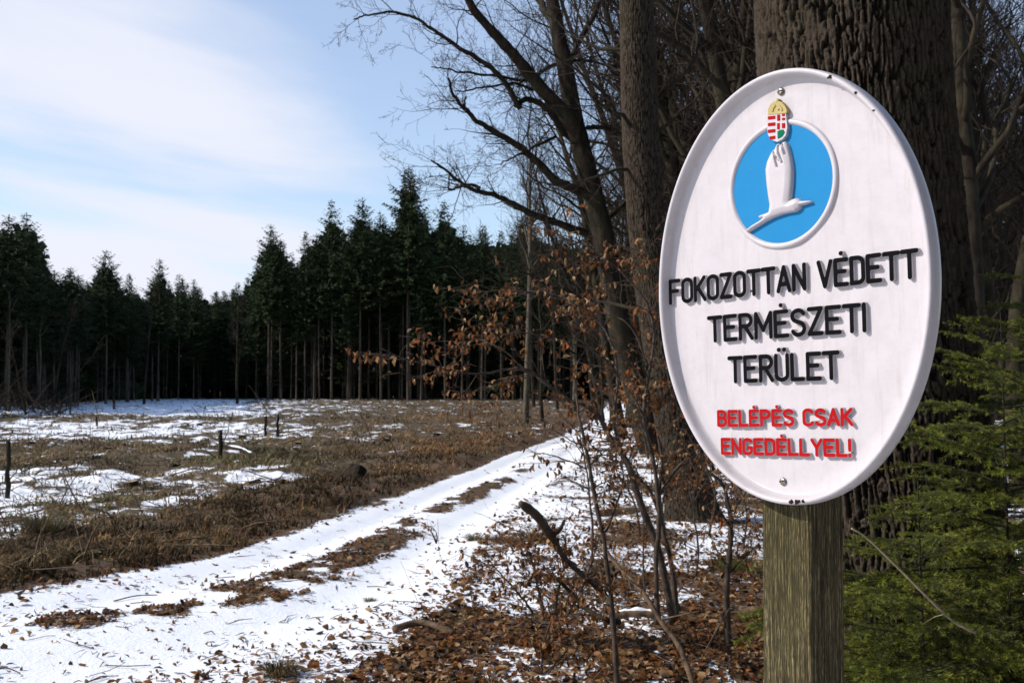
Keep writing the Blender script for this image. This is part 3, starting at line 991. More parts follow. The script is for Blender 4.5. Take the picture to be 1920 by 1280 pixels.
for k in range(9):
    z = rng.uniform(5.5, 13); x, y = oak_axis(np.array([z]))
    a = rng.uniform(0, 2 * PI)
    grow(T, (x[0], y[0], z), (math.cos(a), math.sin(a), .5), rng.uniform(3.5, 5.5), .12, 0, 3, rng, kids=(6, 5, 4), rmin=.004)
link('limbs', T[0].mesh('limbs', M_bark_dark), oak)
T[2].v and link('crown', T[2].mesh('crown', M_twig), oak)
T[1].v and link('branches', T[1].mesh('branches', M_bark_dark), oak)

# --- the straight trunk left of the sign
SY = 14.0
def st_axis(z):
    pts = [(1302, 1000), (1285, 900), (1262, 760), (1238, 600), (1214, 420), (1203, 250), (1196, 0)]
    zz = np.array([at(0, py, SY)[2] for _, py in pts]); xx = np.array([at(px, 640, SY)[0] for px, _ in pts])
    o = np.argsort(zz)
    x = np.interp(z, zz[o], xx[o]) - np.maximum(z - zz.max(), 0) * 0.02
    return x, np.full_like(z, SY)
def st_rad(z): return np.interp(z, [-.3, 0, .4, 1.0, 2.2, 4.0, 6.5, 20], [.36, .34, .29, .265, .255, .235, .215, .1])
def st_flare(A, Z): return 0.10 * np.exp(-np.maximum(Z, 0) / .22) * (0.4 + 0.6 * np.cos(A * 5 + 1))
tree2 = thing('oak_tree', 'tall straight grey trunk lit from the left, next to the oval sign', 'tree')
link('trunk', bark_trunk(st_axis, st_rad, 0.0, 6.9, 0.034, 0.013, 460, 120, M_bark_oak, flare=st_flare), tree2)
rng = np.random.default_rng(8)
T = [Tubes(), Tubes(), Tubes()]
for k in range(20):
    z = rng.uniform(2.6, 13) if k > 7 else rng.uniform(2.5, 6.5); x, y = st_axis(np.array([z]))
    a = rng.uniform(0, 2 * PI)
    grow(T, (x[0], y[0], z), (math.cos(a), math.sin(a), .35), rng.uniform(1.2, 3.2), .03, 0, 2, rng, kids=(7, 5, 4), rmin=.003, wig=.2)
link('limbs', T[0].mesh('limbs', M_bark_dark), tree2)
link('crown', T[2].mesh('crown', M_twig), tree2)
link('branches', T[1].mesh('branches', M_twig), tree2)

# --- the leaning tree with long bare limbs reaching into the sky
LY = 27.0
lean = thing('hornbeam_tree', 'leaning bare tree with long crooked limbs reaching left into the sky', 'tree')
def P3(pts, dy0=0.0, dy1=0.0, Y=LY):
    n = len(pts)
    return [at(p[0], p[1], Y + dy0 + (dy1 - dy0) * k / max(n - 1, 1)) for k, p in enumerate(pts)]
def px2m(w, Y=LY): return w / F * Y / 2
tk = smooth_path(P3([(1236, 880), (1215, 820), (1192, 730), (1165, 630), (1148, 530), (1126, 420), (1100, 320), (1078, 230), (1060, 130), (1042, 40), (1028, -60), (1020, -200), (1015, -420)]), 60)
tr = np.interp(np.linspace(0, 1, 60), [0, .05, .25, .5, .7, 1], [px2m(66), px2m(50), px2m(44), px2m(38), px2m(30), px2m(10)])
tr = tr * (1 + 0.06 * (vnoise(np.arange(60) * .9, np.zeros(60), 4) - .5))
T = Tubes(); T.add(tk, tr, 18); link('trunk', T.mesh('trunk', M_bark_beech), lean)
limbs = [
    ([(1085, 262), (1060, 215), (1010, 165), (968, 112), (925, 62), (880, 10), (850, -60), (820, -160)], 30, 8, -1, -3),
    ([(1072, 262), (1050, 245), (1028, 215), (1008, 198), (985, 194), (972, 202), (966, 212)], 15, 8, 0, -1),
    ([(975, 205), (955, 165), (925, 130), (885, 105), (850, 82), (815, 55), (780, 32), (735, 22), (690, 28), (668, 36)], 11, 2.5, -1, -2),
    ([(1118, 375), (1078, 352), (1035, 335), (1000, 300), (965, 270), (925, 248), (892, 225), (868, 200), (850, 172), (840, 145)], 19, 4, 0, -3),
    ([(872, 205), (873, 195), (876, 182)], 6, 2, -2, -2),
    ([(1140, 452), (1090, 432), (1045, 418), (1000, 400), (955, 375), (915, 360), (880, 345), (852, 322), (820, 300)], 18, 3, 1, -3),
    ([(900, 352), (868, 348), (845, 352), (838, 346), (840, 322)], 6, 2, -2, -3),
    ([(1048, 120), (1010, 135), (985, 148), (940, 138), (905, 135), (870, 130), (848, 122), (818, 116)], 8, 2, 0, -2),
    ([(1078, 225), (1040, 190), (1000, 170), (960, 160), (920, 168), (880, 178), (858, 180)], 8, 2, 1, -2),
    ([(1048, 60), (1020, 20), (1000, -20), (960, -90)], 18, 8, 0, 2),
    ([(1102, 240), (1140, 240), (1165, 252), (1200, 262), (1235, 300)], 10, 3, 0, 3),
    ([(1075, 112), (1110, 112), (1160, 118), (1190, 90)], 7, 3, 0, 2),
    ([(1040, 258), (1010, 275), (985, 290), (960, 300), (940, 312)], 7, 2, 0, -1),
    ([(1060, 130), (1090, 60), (1130, -10), (1160, -90)], 14, 6, 0, 2),
    ([(1130, 420), (1170, 380), (1195, 330), (1230, 270), (1250, 190)], 10, 4, 1, 4),
]
rng = np.random.default_rng(21)
tw = [Tubes(), Tubes()]
for pts, w0, w1, d0, d1 in limbs:
    n = len(pts) * 5
    c = smooth_path(P3(pts, d0, d1), n)
    c = c + np.cumsum(rng.normal(size=c.shape) * .012, axis=0)
    r = np.linspace(px2m(w0), px2m(w1), n) * (1 + .2 * (rng.random(n) - .5))
    T = Tubes(); T.add(c, r, 9, True)
    link('limb', T.mesh('limb', M_bark_beech), lean)
    Ls = np.linalg.norm(c[-1] - c[0])
    for k in range(int(6 + Ls * 3.2)):
        i = rng.integers(2, n - 1); dd = c[i] - c[i - 1]; dd /= np.linalg.norm(dd)
        a = rng.uniform(.4, 1.1); nd = dd * math.cos(a) + perp(dd, rng) * math.sin(a) + np.array((-.15, 0, .1))
        grow(tw, c[i], nd, rng.uniform(.4, 1.7), min(r[i] * .4, .02), 0, 2, rng, kids=(5, 4, 3), rmin=.004, wig=.22, up=.03)
link('twigs', tw[1].mesh('twigs', M_twig), lean)
link('branches', tw[0].mesh('branches', M_twig), lean)


# ------------------------------------------------------------------ bare wood behind the sign
def bare_tree_meshes(seed, H, r0, fork=None, crown_from=.3, kids=(16, 6, 5), twigmat=None):
    rng = np.random.default_rng(seed)
    n = 22
    d = np.array((rng.uniform(-.1, .1), rng.uniform(-.1, .1), 1.0)); pts = [np.zeros(3) - np.array((0, 0, .3))]; dirs = [d]
    for k in range(n):
        d = d + rng.normal(size=3) * np.array((.05, .05, 0)); d /= np.linalg.norm(d); dirs.append(d)
        pts.append(pts[-1] + d * H / n)
    pts = np.array(pts); tt = np.linspace(0, 1, n + 1); rad = np.maximum(r0 * (1 - tt) ** .7, .01); rad[0] *= 1.35; rad[1] *= 1.06
    Tt = Tubes(); Tt.add(pts, rad, 10)
    T = [Tubes(), Tubes()]
    nk = kids[0]
    for k in range(nk):
        t = crown_from + (1 - crown_from) * (k + rng.random()) / nk
        f = t * n; i = min(int(f), n - 1); q = pts[i] + (pts[i + 1] - pts[i]) * (f - i)
        a = rng.uniform(.5, 1.0); nd = dirs[i] * math.cos(a) + perp(dirs[i], rng) * math.sin(a)
        grow(T, q, nd, H * rng.uniform(.17, .32) * (1.25 - .7 * t), np.interp(t, tt, rad) * .5, 0, 2, rng, kids=kids[1:] + (4,), rmin=.006, wig=.17, up=.1)
    return Tt.mesh('trunk', M_bark_dark), T[0].mesh('branches', M_bark_dark), T[1].mesh('twigs', M_twig)


BARE = [bare_tree_meshes(100 + k, H, r, crown_from=c, kids=kd) for k, (H, r, c, kd) in enumerate([
    (17, .17, .22, (24, 8, 6)), (20, .22, .28, (26, 8, 6)), (14, .11, .15, (22, 8, 6)), (18, .14, .3, (22, 8, 6)), (16, .2, .18, (26, 8, 6)), (11, .07, .12, (22, 8, 5))])]
rr0 = random.Random(9)
KIND_TXT = ['slender bare tree', 'tall bare tree', 'young bare tree', 'thin bare tree', 'stout bare tree', 'spindly bare pole']


def put_bare(px, Y, v, label, group, s=1.0, rz=None):
    x = (px - 960) / F * Y
    t = thing('bare_tree', label, 'tree', (x, Y, gz(x, Y)), random.uniform(0, 6.28) if rz is None else rz, group, s)
    for nm, me in zip(('trunk', 'branches', 'twigs'), BARE[v]):
        o = link(nm, me, t)
        if nm != 'trunk': o['kind'] = 'stuff'
    return t


# unseen bare trees added right of and behind the camera to block sky light
for k in range(26):
    a = rr0.uniform(0.02, 2.5); d = rr0.uniform(5.5, 16)
    x, y = d * math.cos(a) if a < 1.4 else d * .9 * math.cos(1.4 - (a - 1.4)), -d * math.sin(a) * .9 + 4.0
    x = abs(x) + 2.5
    if k % 2: continue
    t = thing('bare_tree', 'unseen bare leafless tree added outside the frame to block sky light', 'tree', (x, y, gz(x, y)), rr0.uniform(0, 6.28), 'bare trees deep in the wood', rr0.uniform(.8, 1.1))
    for nm, me in zip(('trunk', 'branches', 'twigs'), BARE[k % 6]): link(nm, me, t)
# trunks one can tell apart right of the oak
for px, Y, v, s, lb in ((1800, 15, 0, .95, 'slender bare trunk just right of the big oak'), (1838, 21, 1, .85, 'dark bare trunk between the oak and the picture edge'),
                        (1876, 16, 3, .8, 'bare trunk rising over the young spruce at the picture edge'), (1915, 17, 3, 1, 'thin bare trunk cut by the right picture edge'),
                        (1392, 22, 1, .9, 'dark bare trunk seen between straight trunk and oak, above the sign'), (1350, 30, 4, 1, 'bare trunk a little left of the sign top'),
                        (1290, 26, 0, .9, 'slender bare trunk close right of the straight grey trunk'), (1262, 42, 1, 1, 'distant bare trunk half hidden by the straight grey trunk'),
                        (1180, 48, 4, 1.0, 'bare tree standing behind the leaning tree')):
    put_bare(px, Y, v, lb, 'bare trees in the wood on the right', s)
rr = random.Random(3)
for k in range(135):
    Y = rr.uniform(19, 70); px = rr.uniform(1225, 1700) if Y < 38 else rr.uniform(1080, 2150)
    if k % 6 == 0: px = rr.uniform(1760, 2150)
    if abs(px - 1238) < 1 or (Y < 30 and px < 1260): px += 60
    put_bare(px, Y, rr.randrange(6), 'unseen bare leafless tree added outside the frame to block sky light', 'bare trees deep in the wood', rr.uniform(.8, 1.15))
# ------------------------------------------------------------------ spruces
def spruce_meshes(seed, H, r0, c0, wmax, dead=30):
    rng = np.random.default_rng(seed)
    Tt = Tubes(); n = 14
    zz = np.linspace(-.4, H, n); Tt.add(np.stack([.1 * (vnoise(zz * .1, zz * 0, seed) - .5) * 3, .1 * (vnoise(zz * .1, zz * 0 + 3, seed) - .5) * 3, zz], -1), np.maximum(.68 * r0 * (1 - zz.clip(0) / H) ** .8, .03), 8)
    P, D, S, C = [], [], [], []
    zc = c0 * H; z = zc
    while z < H - .3:
        f = (z - zc) / (H - zc)
        env = 1.25 * wmax * (1 - f) ** .62 * min(1, .55 + 1.8 * f)
        nb = int(rng.integers(5, 9)) if f < .9 else 4
        a0 = rng.uniform(0, 6.28)
        for b_ in range(nb):
            if rng.random() < .1: continue
            a = a0 + b_ * 2 * PI / nb + rng.uniform(-.3, .3)
            L = env * rng.choice((.5, .75, .95, 1.1, 1.25)) * rng.uniform(.85, 1.1) + .1
            droop = -.28 + .75 * f + rng.uniform(-.12, .12)
            m = max(3, int(L / .17))
            for q in range(m):
                t = (q + rng.random()) / m
                if t < .12: continue
                rr_ = t * L
                zz_ = z + rr_ * droop + .22 * L * t * t + rng.normal() * .05
                w = (1 - .55 * t) * (.35 + .3 * min(L, 2.2) / 2.2)
                for sd in (-1, 1, 0):
                    P.append((rr_ * math.cos(a), rr_ * math.sin(a), zz_))
                    aa = a + sd * rng.uniform(.5, 1.2)
                    D.append((math.cos(aa), math.sin(aa), -.25 + rng.normal() * .3)); S.append(w * rng.uniform(.6, 1.3))
                    g = rng.uniform(.75, 1.25)
                    C.append((.028 * g, .050 * g, .018 * g) if rng.random() > .25 else (.05 * g, .06 * g, .02 * g))
        z += rng.uniform(.28, .52)
    for k in range(14):      # leader
        P.append((0, 0, H - .1 - k * .09)); aa = rng.uniform(0, 6.28); D.append((math.cos(aa), math.sin(aa), .5)); S.append(.12 + .03 * k); C.append((.03, .05, .02))
    P, D, S, C = map(np.array, (P, D, S, C)); D = D / np.linalg.norm(D, axis=1)[:, None]
    side = np.cross(D, rng.normal(size=D.shape) * .5 + np.array((0, 0, 1))); side /= np.linalg.norm(side, axis=1)[:, None]
    s = S[:, None]
    v0 = P - side * .10 * s - D * .1 * s; v1 = P + side * .10 * s - D * .1 * s
    v2 = P + D * .55 * s + side * .16 * s; v3 = P + D * 1.0 * s + np.array((0, 0, -.12)) * s; v4 = P + D * .55 * s - side * .16 * s
    V = np.stack([v0, v1, v2, v3, v4], 1).reshape(-1, 3); k = len(P)
    i = np.arange(k) * 5
    Tq = np.stack([i, i + 1, i + 2, i + 4], -1); Tt3 = np.stack([i + 4, i + 2, i + 3], -1)
    crown = new_mesh('crown', V, [Tq, Tt3], M_needle_far, attrs={'col': np.repeat(C, 5, 0)})
    Td = Tubes()
    for q in range(dead):
        z = rng.uniform(.08 * H, zc + .1 * H); a = rng.uniform(0, 6.28); L = rng.uniform(.5, 1.7)
        p0 = np.array((0, 0, z)); d = np.array((math.cos(a), math.sin(a), rng.uniform(-.35, .15)))
        Td.add(np.array([p0, p0 + d * L * .5, p0 + d * L + np.array((0, 0, -.1))]), [.025, .018, .008], 3)
    return Tt.mesh('trunk', M_bark_spruce), crown, Td.mesh('dead_branches', M_twig)


SPR = [spruce_meshes(200 + k, 25, r, c, w, dd) for k, (r, c, w, dd) in enumerate([(.24, .42, 2.5, 60), (.2, .5, 2.1, 60), (.22, .3, 2.6, 50), (.19, .36, 2.0, 60), (.26, .46, 2.9, 60), (.2, .14, 2.4, 20), (.18, .1, 2.1, 20)])]


def put_spruce(px, pytop, Y, v, label, group, base=None):
    x = (px - 960) / F * Y
    z0 = gz(x, Y)
    Ht = at(px, pytop, Y)[2] - z0
    s = Ht / 25
    t = thing('spruce_tree', label, 'tree', (x, Y, z0), random.uniform(0, 6.28), group, (max(s, .72) if s < 1 else s, max(s, .72) if s < 1 else s, s))
    for nm, me in zip(('trunk', 'crown', 'dead_branches'), SPR[v]):
        o = link(nm, me, t)
        if nm != 'trunk': o['kind'] = 'stuff'
    return t


sky_x = [-600, -60, 0, 20, 45, 75, 95, 130, 165, 197, 215, 250, 275, 297, 318, 335, 360, 400, 430, 460, 480, 505, 535, 560, 580, 600, 620, 645, 662, 677, 695, 712, 728, 745, 765, 785, 803, 818, 833, 852, 868, 905, 940, 962, 985, 1040, 1300]
sky_y = [430, 420, 410, 420, 400, 470, 515, 505, 525, 480, 520, 530, 540, 495, 530, 515, 530, 545, 535, 520, 490, 425, 455, 490, 440, 430, 378, 430, 420, 375, 420, 398, 420, 400, 312, 390, 410, 400, 378, 410, 425, 425, 432, 425, 405, 430, 440]
def edge_depth(px): return float(np.interp(px, [-500, 0, 60, 120, 250, 400, 440, 505, 1300], [48, 72, 80, 92, 120, 152, 150, 140, 134]))
front = [(505, 420, 4, 'spruce at the left end of the right-hand stand, pointed crown'), (525, 450, 1, 'shorter spruce right beside the left end of the stand'), (572, 432, 3, 'slim spruce with a bare pole trunk, left of a pair'),
         (597, 440, 1, 'spruce trunk tucked beside the third tall crown'), (620, 373, 0, 'tall spruce with an open notched crown'), (652, 450, 3, 'short-crowned spruce between two tall ones'),
         (677, 370, 4, 'tall spruce with a slender tip, fourth in the front row'), (712, 395, 1, 'narrow spruce just left of the tallest one'), (765, 310, 4, 'tallest spruce, its tip high above the stand'),
         (790, 430, 3, 'lower spruce under the right side of the tallest one'), (833, 374, 0, 'broad spruce right of the tallest one'), (868, 420, 1, 'spruce on the sinking skyline right of the broad one'),
         (905, 420, 0, 'spruce behind the hanging brown leaves'), (940, 430, 3, 'dark spruce left of the pale thin trunk'), (985, 392, 4, 'spruce behind the long low limb of the leaning tree'),
         (445, 528, 5, 'green-branched spruce at the mouth of the dark gap'), (480, 495, 2, 'spruce branched low beside the dark gap'), (405, 545, 6, 'low spruce deep in the gap of the treeline'),
         (12, 402, 4, 'tall spruce cut by the left picture edge'), (45, 398, 0, 'tall ragged spruce near the left picture edge'), (72, 452, 3, 'smaller spruce leaning on the tall ragged one'),
         (100, 505, 1, 'rounded spruce right of the tall left group'), (130, 500, 0, 'spruce of the left stand with a blunt top'), (197, 468, 4, 'spruce with a fine tip over the left treeline'),
         (240, 512, 3, 'low spruce between two fine tips'), (297, 484, 0, 'pointed spruce left of the dark gap'), (335, 513, 1, 'small pointed spruce before the dark gap'), (362, 523, 2, 'round low spruce on the dip of the skyline')]
for px, py, v, lb in front:
    put_spruce(px, py, edge_depth(px), v, lb, 'spruces along the edge of the clearing')
for k in range(225):
    px = rr.uniform(-120, 1330) if k < 190 else rr.uniform(-560, -60)
    d0 = edge_depth(px)
    Y = d0 + 1.5 + (rr.random() ** 1.4) * 34
    e = np.interp(px, sky_x, sky_y) + (rr.choice((2, 5, 9, 14, 20, 28, 38)) if px < 500 else rr.choice((3, 8, 14, 22, 32, 44, 60)))
    put_spruce(px, float(e), Y, rr.choice((0, 1, 2, 3, 4, 5, 6)) if Y > d0 + 9 else rr.choice((0, 1, 3, 4, 1, 3)), 'unseen dense spruce added outside the frame to block sky light', 'spruces inside the wood')
# unseen dense spruces added outside the frame, right and rear, to deepen shade
for k in range(22):
    y = rr.uniform(-14, 5); x = max(y * .46, 0) + rr.uniform(5.5, 13)
    if k > 15: x, y = rr.uniform(0.5, 6), rr.uniform(-16, -7)
    t = thing('spruce_tree', 'unseen dense spruce added outside the frame to block sky light', 'tree', (x, y, gz(x, y)), rr.uniform(0, 6.28), 'spruces inside the wood', (.8, .8, rr.uniform(.5, .75)))
    for nm, me in zip(('trunk', 'crown', 'dead_branches'), SPR[5 + k % 2]): link(nm, me, t)

# a far, closed mass of young spruce under and behind them
rng = np.random.default_rng(77)
nP = 110000
pxs = rng.uniform(-900, 2500, nP); ys = np.array([edge_depth(p) for p in pxs[:nP]]) + 22 + rng.random(nP) * 14
ptop = np.interp(pxs, sky_x, sky_y) + 38
zt = CAMH + (725 - ptop) / F * ys
zz = rng.random(nP) ** 1.15 * zt
pos = np.stack([(pxs - 960) / F * ys, ys, zz], -1)
tv = np.array([(-.35, 0, 0), (.35, 0, 0), (.2, 0, .9), (-.25, .1, .8)]); tf = np.array([(0, 1, 2, 3)])
g = rng.uniform(.6, 1.1, nP)[:, None]
me = scatter_mesh('spruce_thicket', tv, tf, pos, rot_mats(rng.normal(size=nP) * .9, rng.normal(size=nP) * .9, rng.uniform(0, 6.3, nP)), rng.uniform(.7, 1.7, nP), M_needle_far, np.array([[.022, .036, .014]]) * g)
tag(link('spruce_thicket', me), 'far closed mass of dark spruce behind the trunks', 'forest', kind='stuff')

# pale thin broadleaf stems before the spruces
def pale_tree(px, py_base, H, r, seed, label, lean_=0.0, c0=.35, kids=(10, 5), mat=None, bend=0.0, nlen=.16):
    x, Y = on_ground(px, py_base); rng = np.random.default_rng(seed)
    t = thing('slender_tree', label, 'tree', (x, Y, gz(x, Y)), 0, 'slender leafless trees at the forest edge')
    n = 16; s = np.linspace(0, 1, n)
    c = np.stack([lean_ * s * H + bend * H * s * s + .12 * (vnoise(s * 5, s * 0, seed) - .5), .1 * (vnoise(s * 5, s * 0 + 2, seed) - .5), s * H - .2], -1)
    T = Tubes(); T.add(c, np.maximum(r * (1 - s) ** .6, .012), 8); link('trunk', T.mesh('trunk', mat or M_bark_pale), t)
    tb = [Tubes(), Tubes()]
    for k in range(kids[0]):
        f = c0 + (1 - c0) * (k + rng.random()) / kids[0]; i = min(int(f * (n - 1)), n - 2)
        d = c[i + 1] - c[i]; d /= np.linalg.norm(d); a = rng.uniform(.4, .9)
        grow(tb, c[i], d * math.cos(a) + perp(d, rng) * math.sin(a), H * rng.uniform(nlen * .6, nlen * 1.5), r * .35, 0, 2, rng, kids=(kids[1], 4), rmin=.008, wig=.15, up=.08)
    link('branches', tb[0].mesh('branches', mat or M_bark_pale), t); link('twigs', tb[1].mesh('twigs', M_twig), t)

pale_tree(988, 796, 13.5, .15, 1, 'pale thin trunk standing alone right of the clearing', .012, .5, (14, 6))
pale_tree(1017, 797, 7, .09, 2, 'short dark pole beside the pale thin trunk', -.02, .4, (9, 4), M_bark_dark)
pale_tree(1077, 772, 11, .17, 3, 'forked pale tree near the far end of the path', 0, .3, (12, 6))
pale_tree(1045, 770, 14, .12, 14, 'faint grey tree with a fine domed crown against the sky', -.05, .45, (22, 7), M_bark_dark, nlen=.22)
pale_tree(1000, 765, 19, .14, 15, 'fine-twigged tree whose crown greys the sky above the spruces', -.03, .5, (24, 8), M_bark_dark, nlen=.2)
pale_tree(100, 772, 7.5, .1, 4, 'bent tree leaning right, at the left edge of the clearing', .08, .45, (12, 5), M_bark_dark, bend=.12)
pale_tree(75, 770, 9, .1, 5, 'pale straight stem at the left edge of the clearing', 0, .55, (9, 4))
pale_tree(20, 775, 8, .08, 6, 'pale stem close to the left picture edge', -.02, .5, (9, 4))
pale_tree(52, 782, 5, .07, 7, 'thin stem tilted left over the brushwood', -.22, .3, (9, 4), M_bark_dark)
pale_tree(272, 758, 11, .15, 8, 'forked grey tree in front of the dark left stand', .02, .45, (14, 6), M_bark_dark, bend=.05)
pale_tree(110, 778, 4.5, .06, 9, 'thin bare sapling bowed far over to the right', .3, .4, (7, 4), M_bark_dark, bend=.3)
pale_tree(445, 757, 11, .15, 10, 'grey-green stem at the mouth of the dark gap', 0, .3, (14, 6), M_bark_dark)


# ------------------------------------------------------------------ dry leaves
def leaf_template(seed, L=1.0, W=.5, curl=.25, fold=.25):
    r = np.random.default_rng(seed)
    v = []
    for t, w in ((0, .0), (.25, .8), (.6, .95), (1.0, 0)):
        z = curl * math.sin(t * PI * .9 + r.uniform(-.3, .3)) * .5 + r.uniform(-.04, .04)
        tx = .12 * curl * math.sin(t * 4)
        if w == 0: v.append((t - .5, tx, z))
        else:
            v.append((t - .5, tx - W * w / 2, z + fold * w * .6 * r.uniform(.6, 1.3))); v.append((t - .5, tx, z)); v.append((t - .5, tx + W * w / 2, z + fold * w * .6 * r.uniform(.4, 1.2)))
    f = [(0, 1, 2), (0, 2, 3), (1, 4, 5), (1, 5, 2), (2, 5, 6), (2, 6, 3), (4, 7, 5), (5, 7, 6)]
    return np.array(v) * L, np.array(f)


LT = [leaf_template(1), leaf_template(2, W=.62, curl=.5, fold=.1), leaf_template(3, W=.45, curl=-.4, fold=.45), leaf_template(4, W=.7, curl=.15, fold=-.15)]
LH = [leaf_template(11, W=.34, curl=.4, fold=.5), leaf_template(12, W=.42, curl=.7, fold=.35), leaf_template(13, W=.28, curl=-.5, fold=.7)]
LCOL = np.array([(.20, .088, .028), (.30, .15, .055), (.12, .055, .022), (.055, .03, .016), (.44, .28, .14), (.25, .092, .025)])


def in_right_wood(px, py): return True


# litter: denser where there is little snow
rng = np.random.default_rng(400)
def sample_px(n, x0, x1, y0, y1):
    px = rng.uniform(x0, x1, n); py = rng.uniform(y0, y1, n)
    d = F * CAMH / (py - 725); return (px - 960) / F * d, d, px, py
X, Y, PX, PY = sample_px(170000, -300, 2250, 790, 1560)
s, soil = snowness(X, Y); u, l, r_ = path_u(X, Y)
strip_m = (np.abs(u) < 1.0)
prob = np.where(u > 1.0, .56 - .40 * s, np.where(strip_m, np.where(s < .52, .85, .075 * sstep(.42, .66, fbm(X / .6, Y / .9, 74)) + .008 + .06 * np.clip(u - .4, 0, 1) + .03 * (fbm(X / .5, Y / .5, 71) > .62)), .14 - .1 * s))
prob = prob * np.where(u > 1, .5 + 1.0 * fbm(X / .35, Y / .35, 72), 1) * np.interp(Y, [0, 14, 30, 60], [1, 1, .5, .25])
near_edge = np.exp(-((u - 1) / .18) ** 2)
prob = prob + .16 * near_edge * (Y < 18)
prob = np.where((u < -1) & (l - X < .5), .22, prob)
keep = rng.random(len(X)) < prob
X, Y, PY = X[keep], Y[keep], PY[keep]; n = len(X)
Z = height(X, Y)
size = rng.uniform(.035, .08, n) * np.interp(Y, [0, 10, 40], [1, 1.05, 1.6])
small = (np.abs(path_u(X, Y)[0]) < 1) & (rng.random(n) < .6); size = np.where(small, size * .5, size)
tilt = np.where(rng.random(n) < .25, .8, .3)
rx, ry, rz = rng.normal(size=n) * tilt, rng.normal(size=n) * tilt, rng.uniform(0, 6.28, n)
ci = rng.integers(0, len(LCOL), n); colr = LCOL[ci] * rng.uniform(.55, 1.15, n)[:, None]
Rm = rot_mats(rx, ry, rz); pos = np.stack([X, Y, Z + size * .12 + .004], -1)
big = np.zeros(n, bool)
cand = np.argsort(-(size / Y) * ((PY < 1290) & (PY > 800) & (np.abs((X / Y)) < .46) & (size > 0)))[:260]
big[cand] = True
print('litter leaves', n)
allv = []
for k in range(4):
    sel = (np.arange(n) % 4 == k) & ~big
    tv, tf = LT[k]
    V = np.einsum('nij,kj->nki', Rm[sel], tv) * size[sel][:, None, None] + pos[sel][:, None, :]
    allv.append((V.reshape(-1, 3), tf, sel.sum(), np.repeat(colr[sel], len(tv), 0)))
off = 0; Vs, Fs, Cs = [], [], []
for V, tf, m, c in allv:
    Vs.append(V); Fs.append((tf[None] + (np.arange(m) * 8)[:, None, None]).reshape(-1, 3) + off); Cs.append(c); off += len(V)
me = new_mesh('leaf_litter', np.concatenate(Vs), np.concatenate(Fs), M_leaf, True, attrs={'col': np.concatenate(Cs)})
tag(link('leaf_litter', me), 'brown dry leaf litter scattered over snow and wood floor', 'leaf litter', kind='stuff')
leafmesh = []
for k in range(4):
    for c in LCOL:
        tv, tf = LT[k]; leafmesh.append(new_mesh('leaf', tv, tf, M_leaf, True, attrs={'col': np.repeat(np.array([c]), len(tv), 0)}))
HCOL = np.array([(.23, .09, .028), (.30, .14, .05), (.14, .06, .022), (.07, .035, .018), (.46, .28, .13), (.29, .10, .028)])
hangmesh = [new_mesh('leaf', tv, tf, M_leaf, True, attrs={'col': np.repeat(np.array([c]), len(tv), 0)}) for tv, tf in LH for c in HCOL]
for q in cand:
    o = link('leaf', leafmesh[(q % 4) * 6 + ci[q]], GROUND, pos[q], Euler((rx[q], ry[q], rz[q])), float(size[q]))


# ------------------------------------------------------------------ dry vegetation of the clearing
def blades(name, X, Y, hgt, col, wid, lean_=.5, label='', cat='grass', per=1):
    n = len(X); Z = height(X, Y)
    a = rng.uniform(0, 6.28, n); ln = np.abs(rng.normal(size=n)) * lean_ * hgt
    b0 = np.stack([X, Y, Z - .01], -1); dr = np.stack([np.cos(a), np.sin(a), a * 0], -1)
    pr = np.stack([-np.sin(a + rng.uniform(-1, 1, n)), np.cos(a), a * 0], -1) * wid[:, None]
    mid = b0 + dr * (ln * .35)[:, None] + np.array((0, 0, 1)) * (hgt * .6)[:, None]
    tip = b0 + dr * ln[:, None] + np.array((0, 0, 1)) * (hgt * rng.uniform(.75, 1.1, n))[:, None]
    V = np.stack([b0 - pr, b0 + pr, mid + pr * .7, mid - pr * .7, tip], 1).reshape(-1, 3)
    i = np.arange(n) * 5
    me = new_mesh(name, V, [np.stack([i, i + 1, i + 2, i + 3], -1), np.stack([i + 3, i + 2, i + 4], -1)], M_grass, attrs={'col': np.repeat(col, 5, 0)})
    return tag(link(name, me), label, cat, kind='stuff')


# bracken and bilberry band along the track
X, Y, PX, PY = sample_px(230000, -350, 1180, 770, 1300)
u, l, r_ = path_u(X, Y); edge = l - X + .7 * (fbm(X / .5, Y / .8, 89) - .5) - .05
big_ = fbm(X / 2.6, Y / 4.0, 60, 4)
dens = sstep(0.02, .35, edge) * sstep(3.3 + 2.2 * (big_ - .5), 1.2, edge) * (.35 + .9 * fbm(X / .5, Y / .5, 80)) * sstep(48, 28, Y)
clump = (fbm(X / .28, Y / .28, 81) > .42)
k_ = rng.random(len(X)) < np.clip(dens, 0, 1) * clump * .75
X1, Y1 = X[k_], Y[k_]; n = len(X1)
pal = np.array([(.10, .048, .02), (.17, .088, .035), (.055, .034, .017), (.15, .10, .05), (.08, .068, .026)])
blades('dry_bilberry_band', X1, Y1, rng.uniform(.04, .13, n) * np.interp(Y1, [0, 20], [.8, 1.1]) * (.5 + fbm(X1 / .8, Y1 / .8, 83)), pal[rng.integers(0, 5, n)] * (rng.uniform(.7, 1.4, n) * (.45 + 1.25 * sstep(.3, .7, fbm(X1 / .7, Y1 / 1.0, 78))))[:, None],
       rng.uniform(.004, .011, n) * np.interp(Y1, [0, 8, 40], [.8, 1, 2.4]), 1.1, 'dense rusty brown undergrowth band along the snowy track', 'undergrowth')
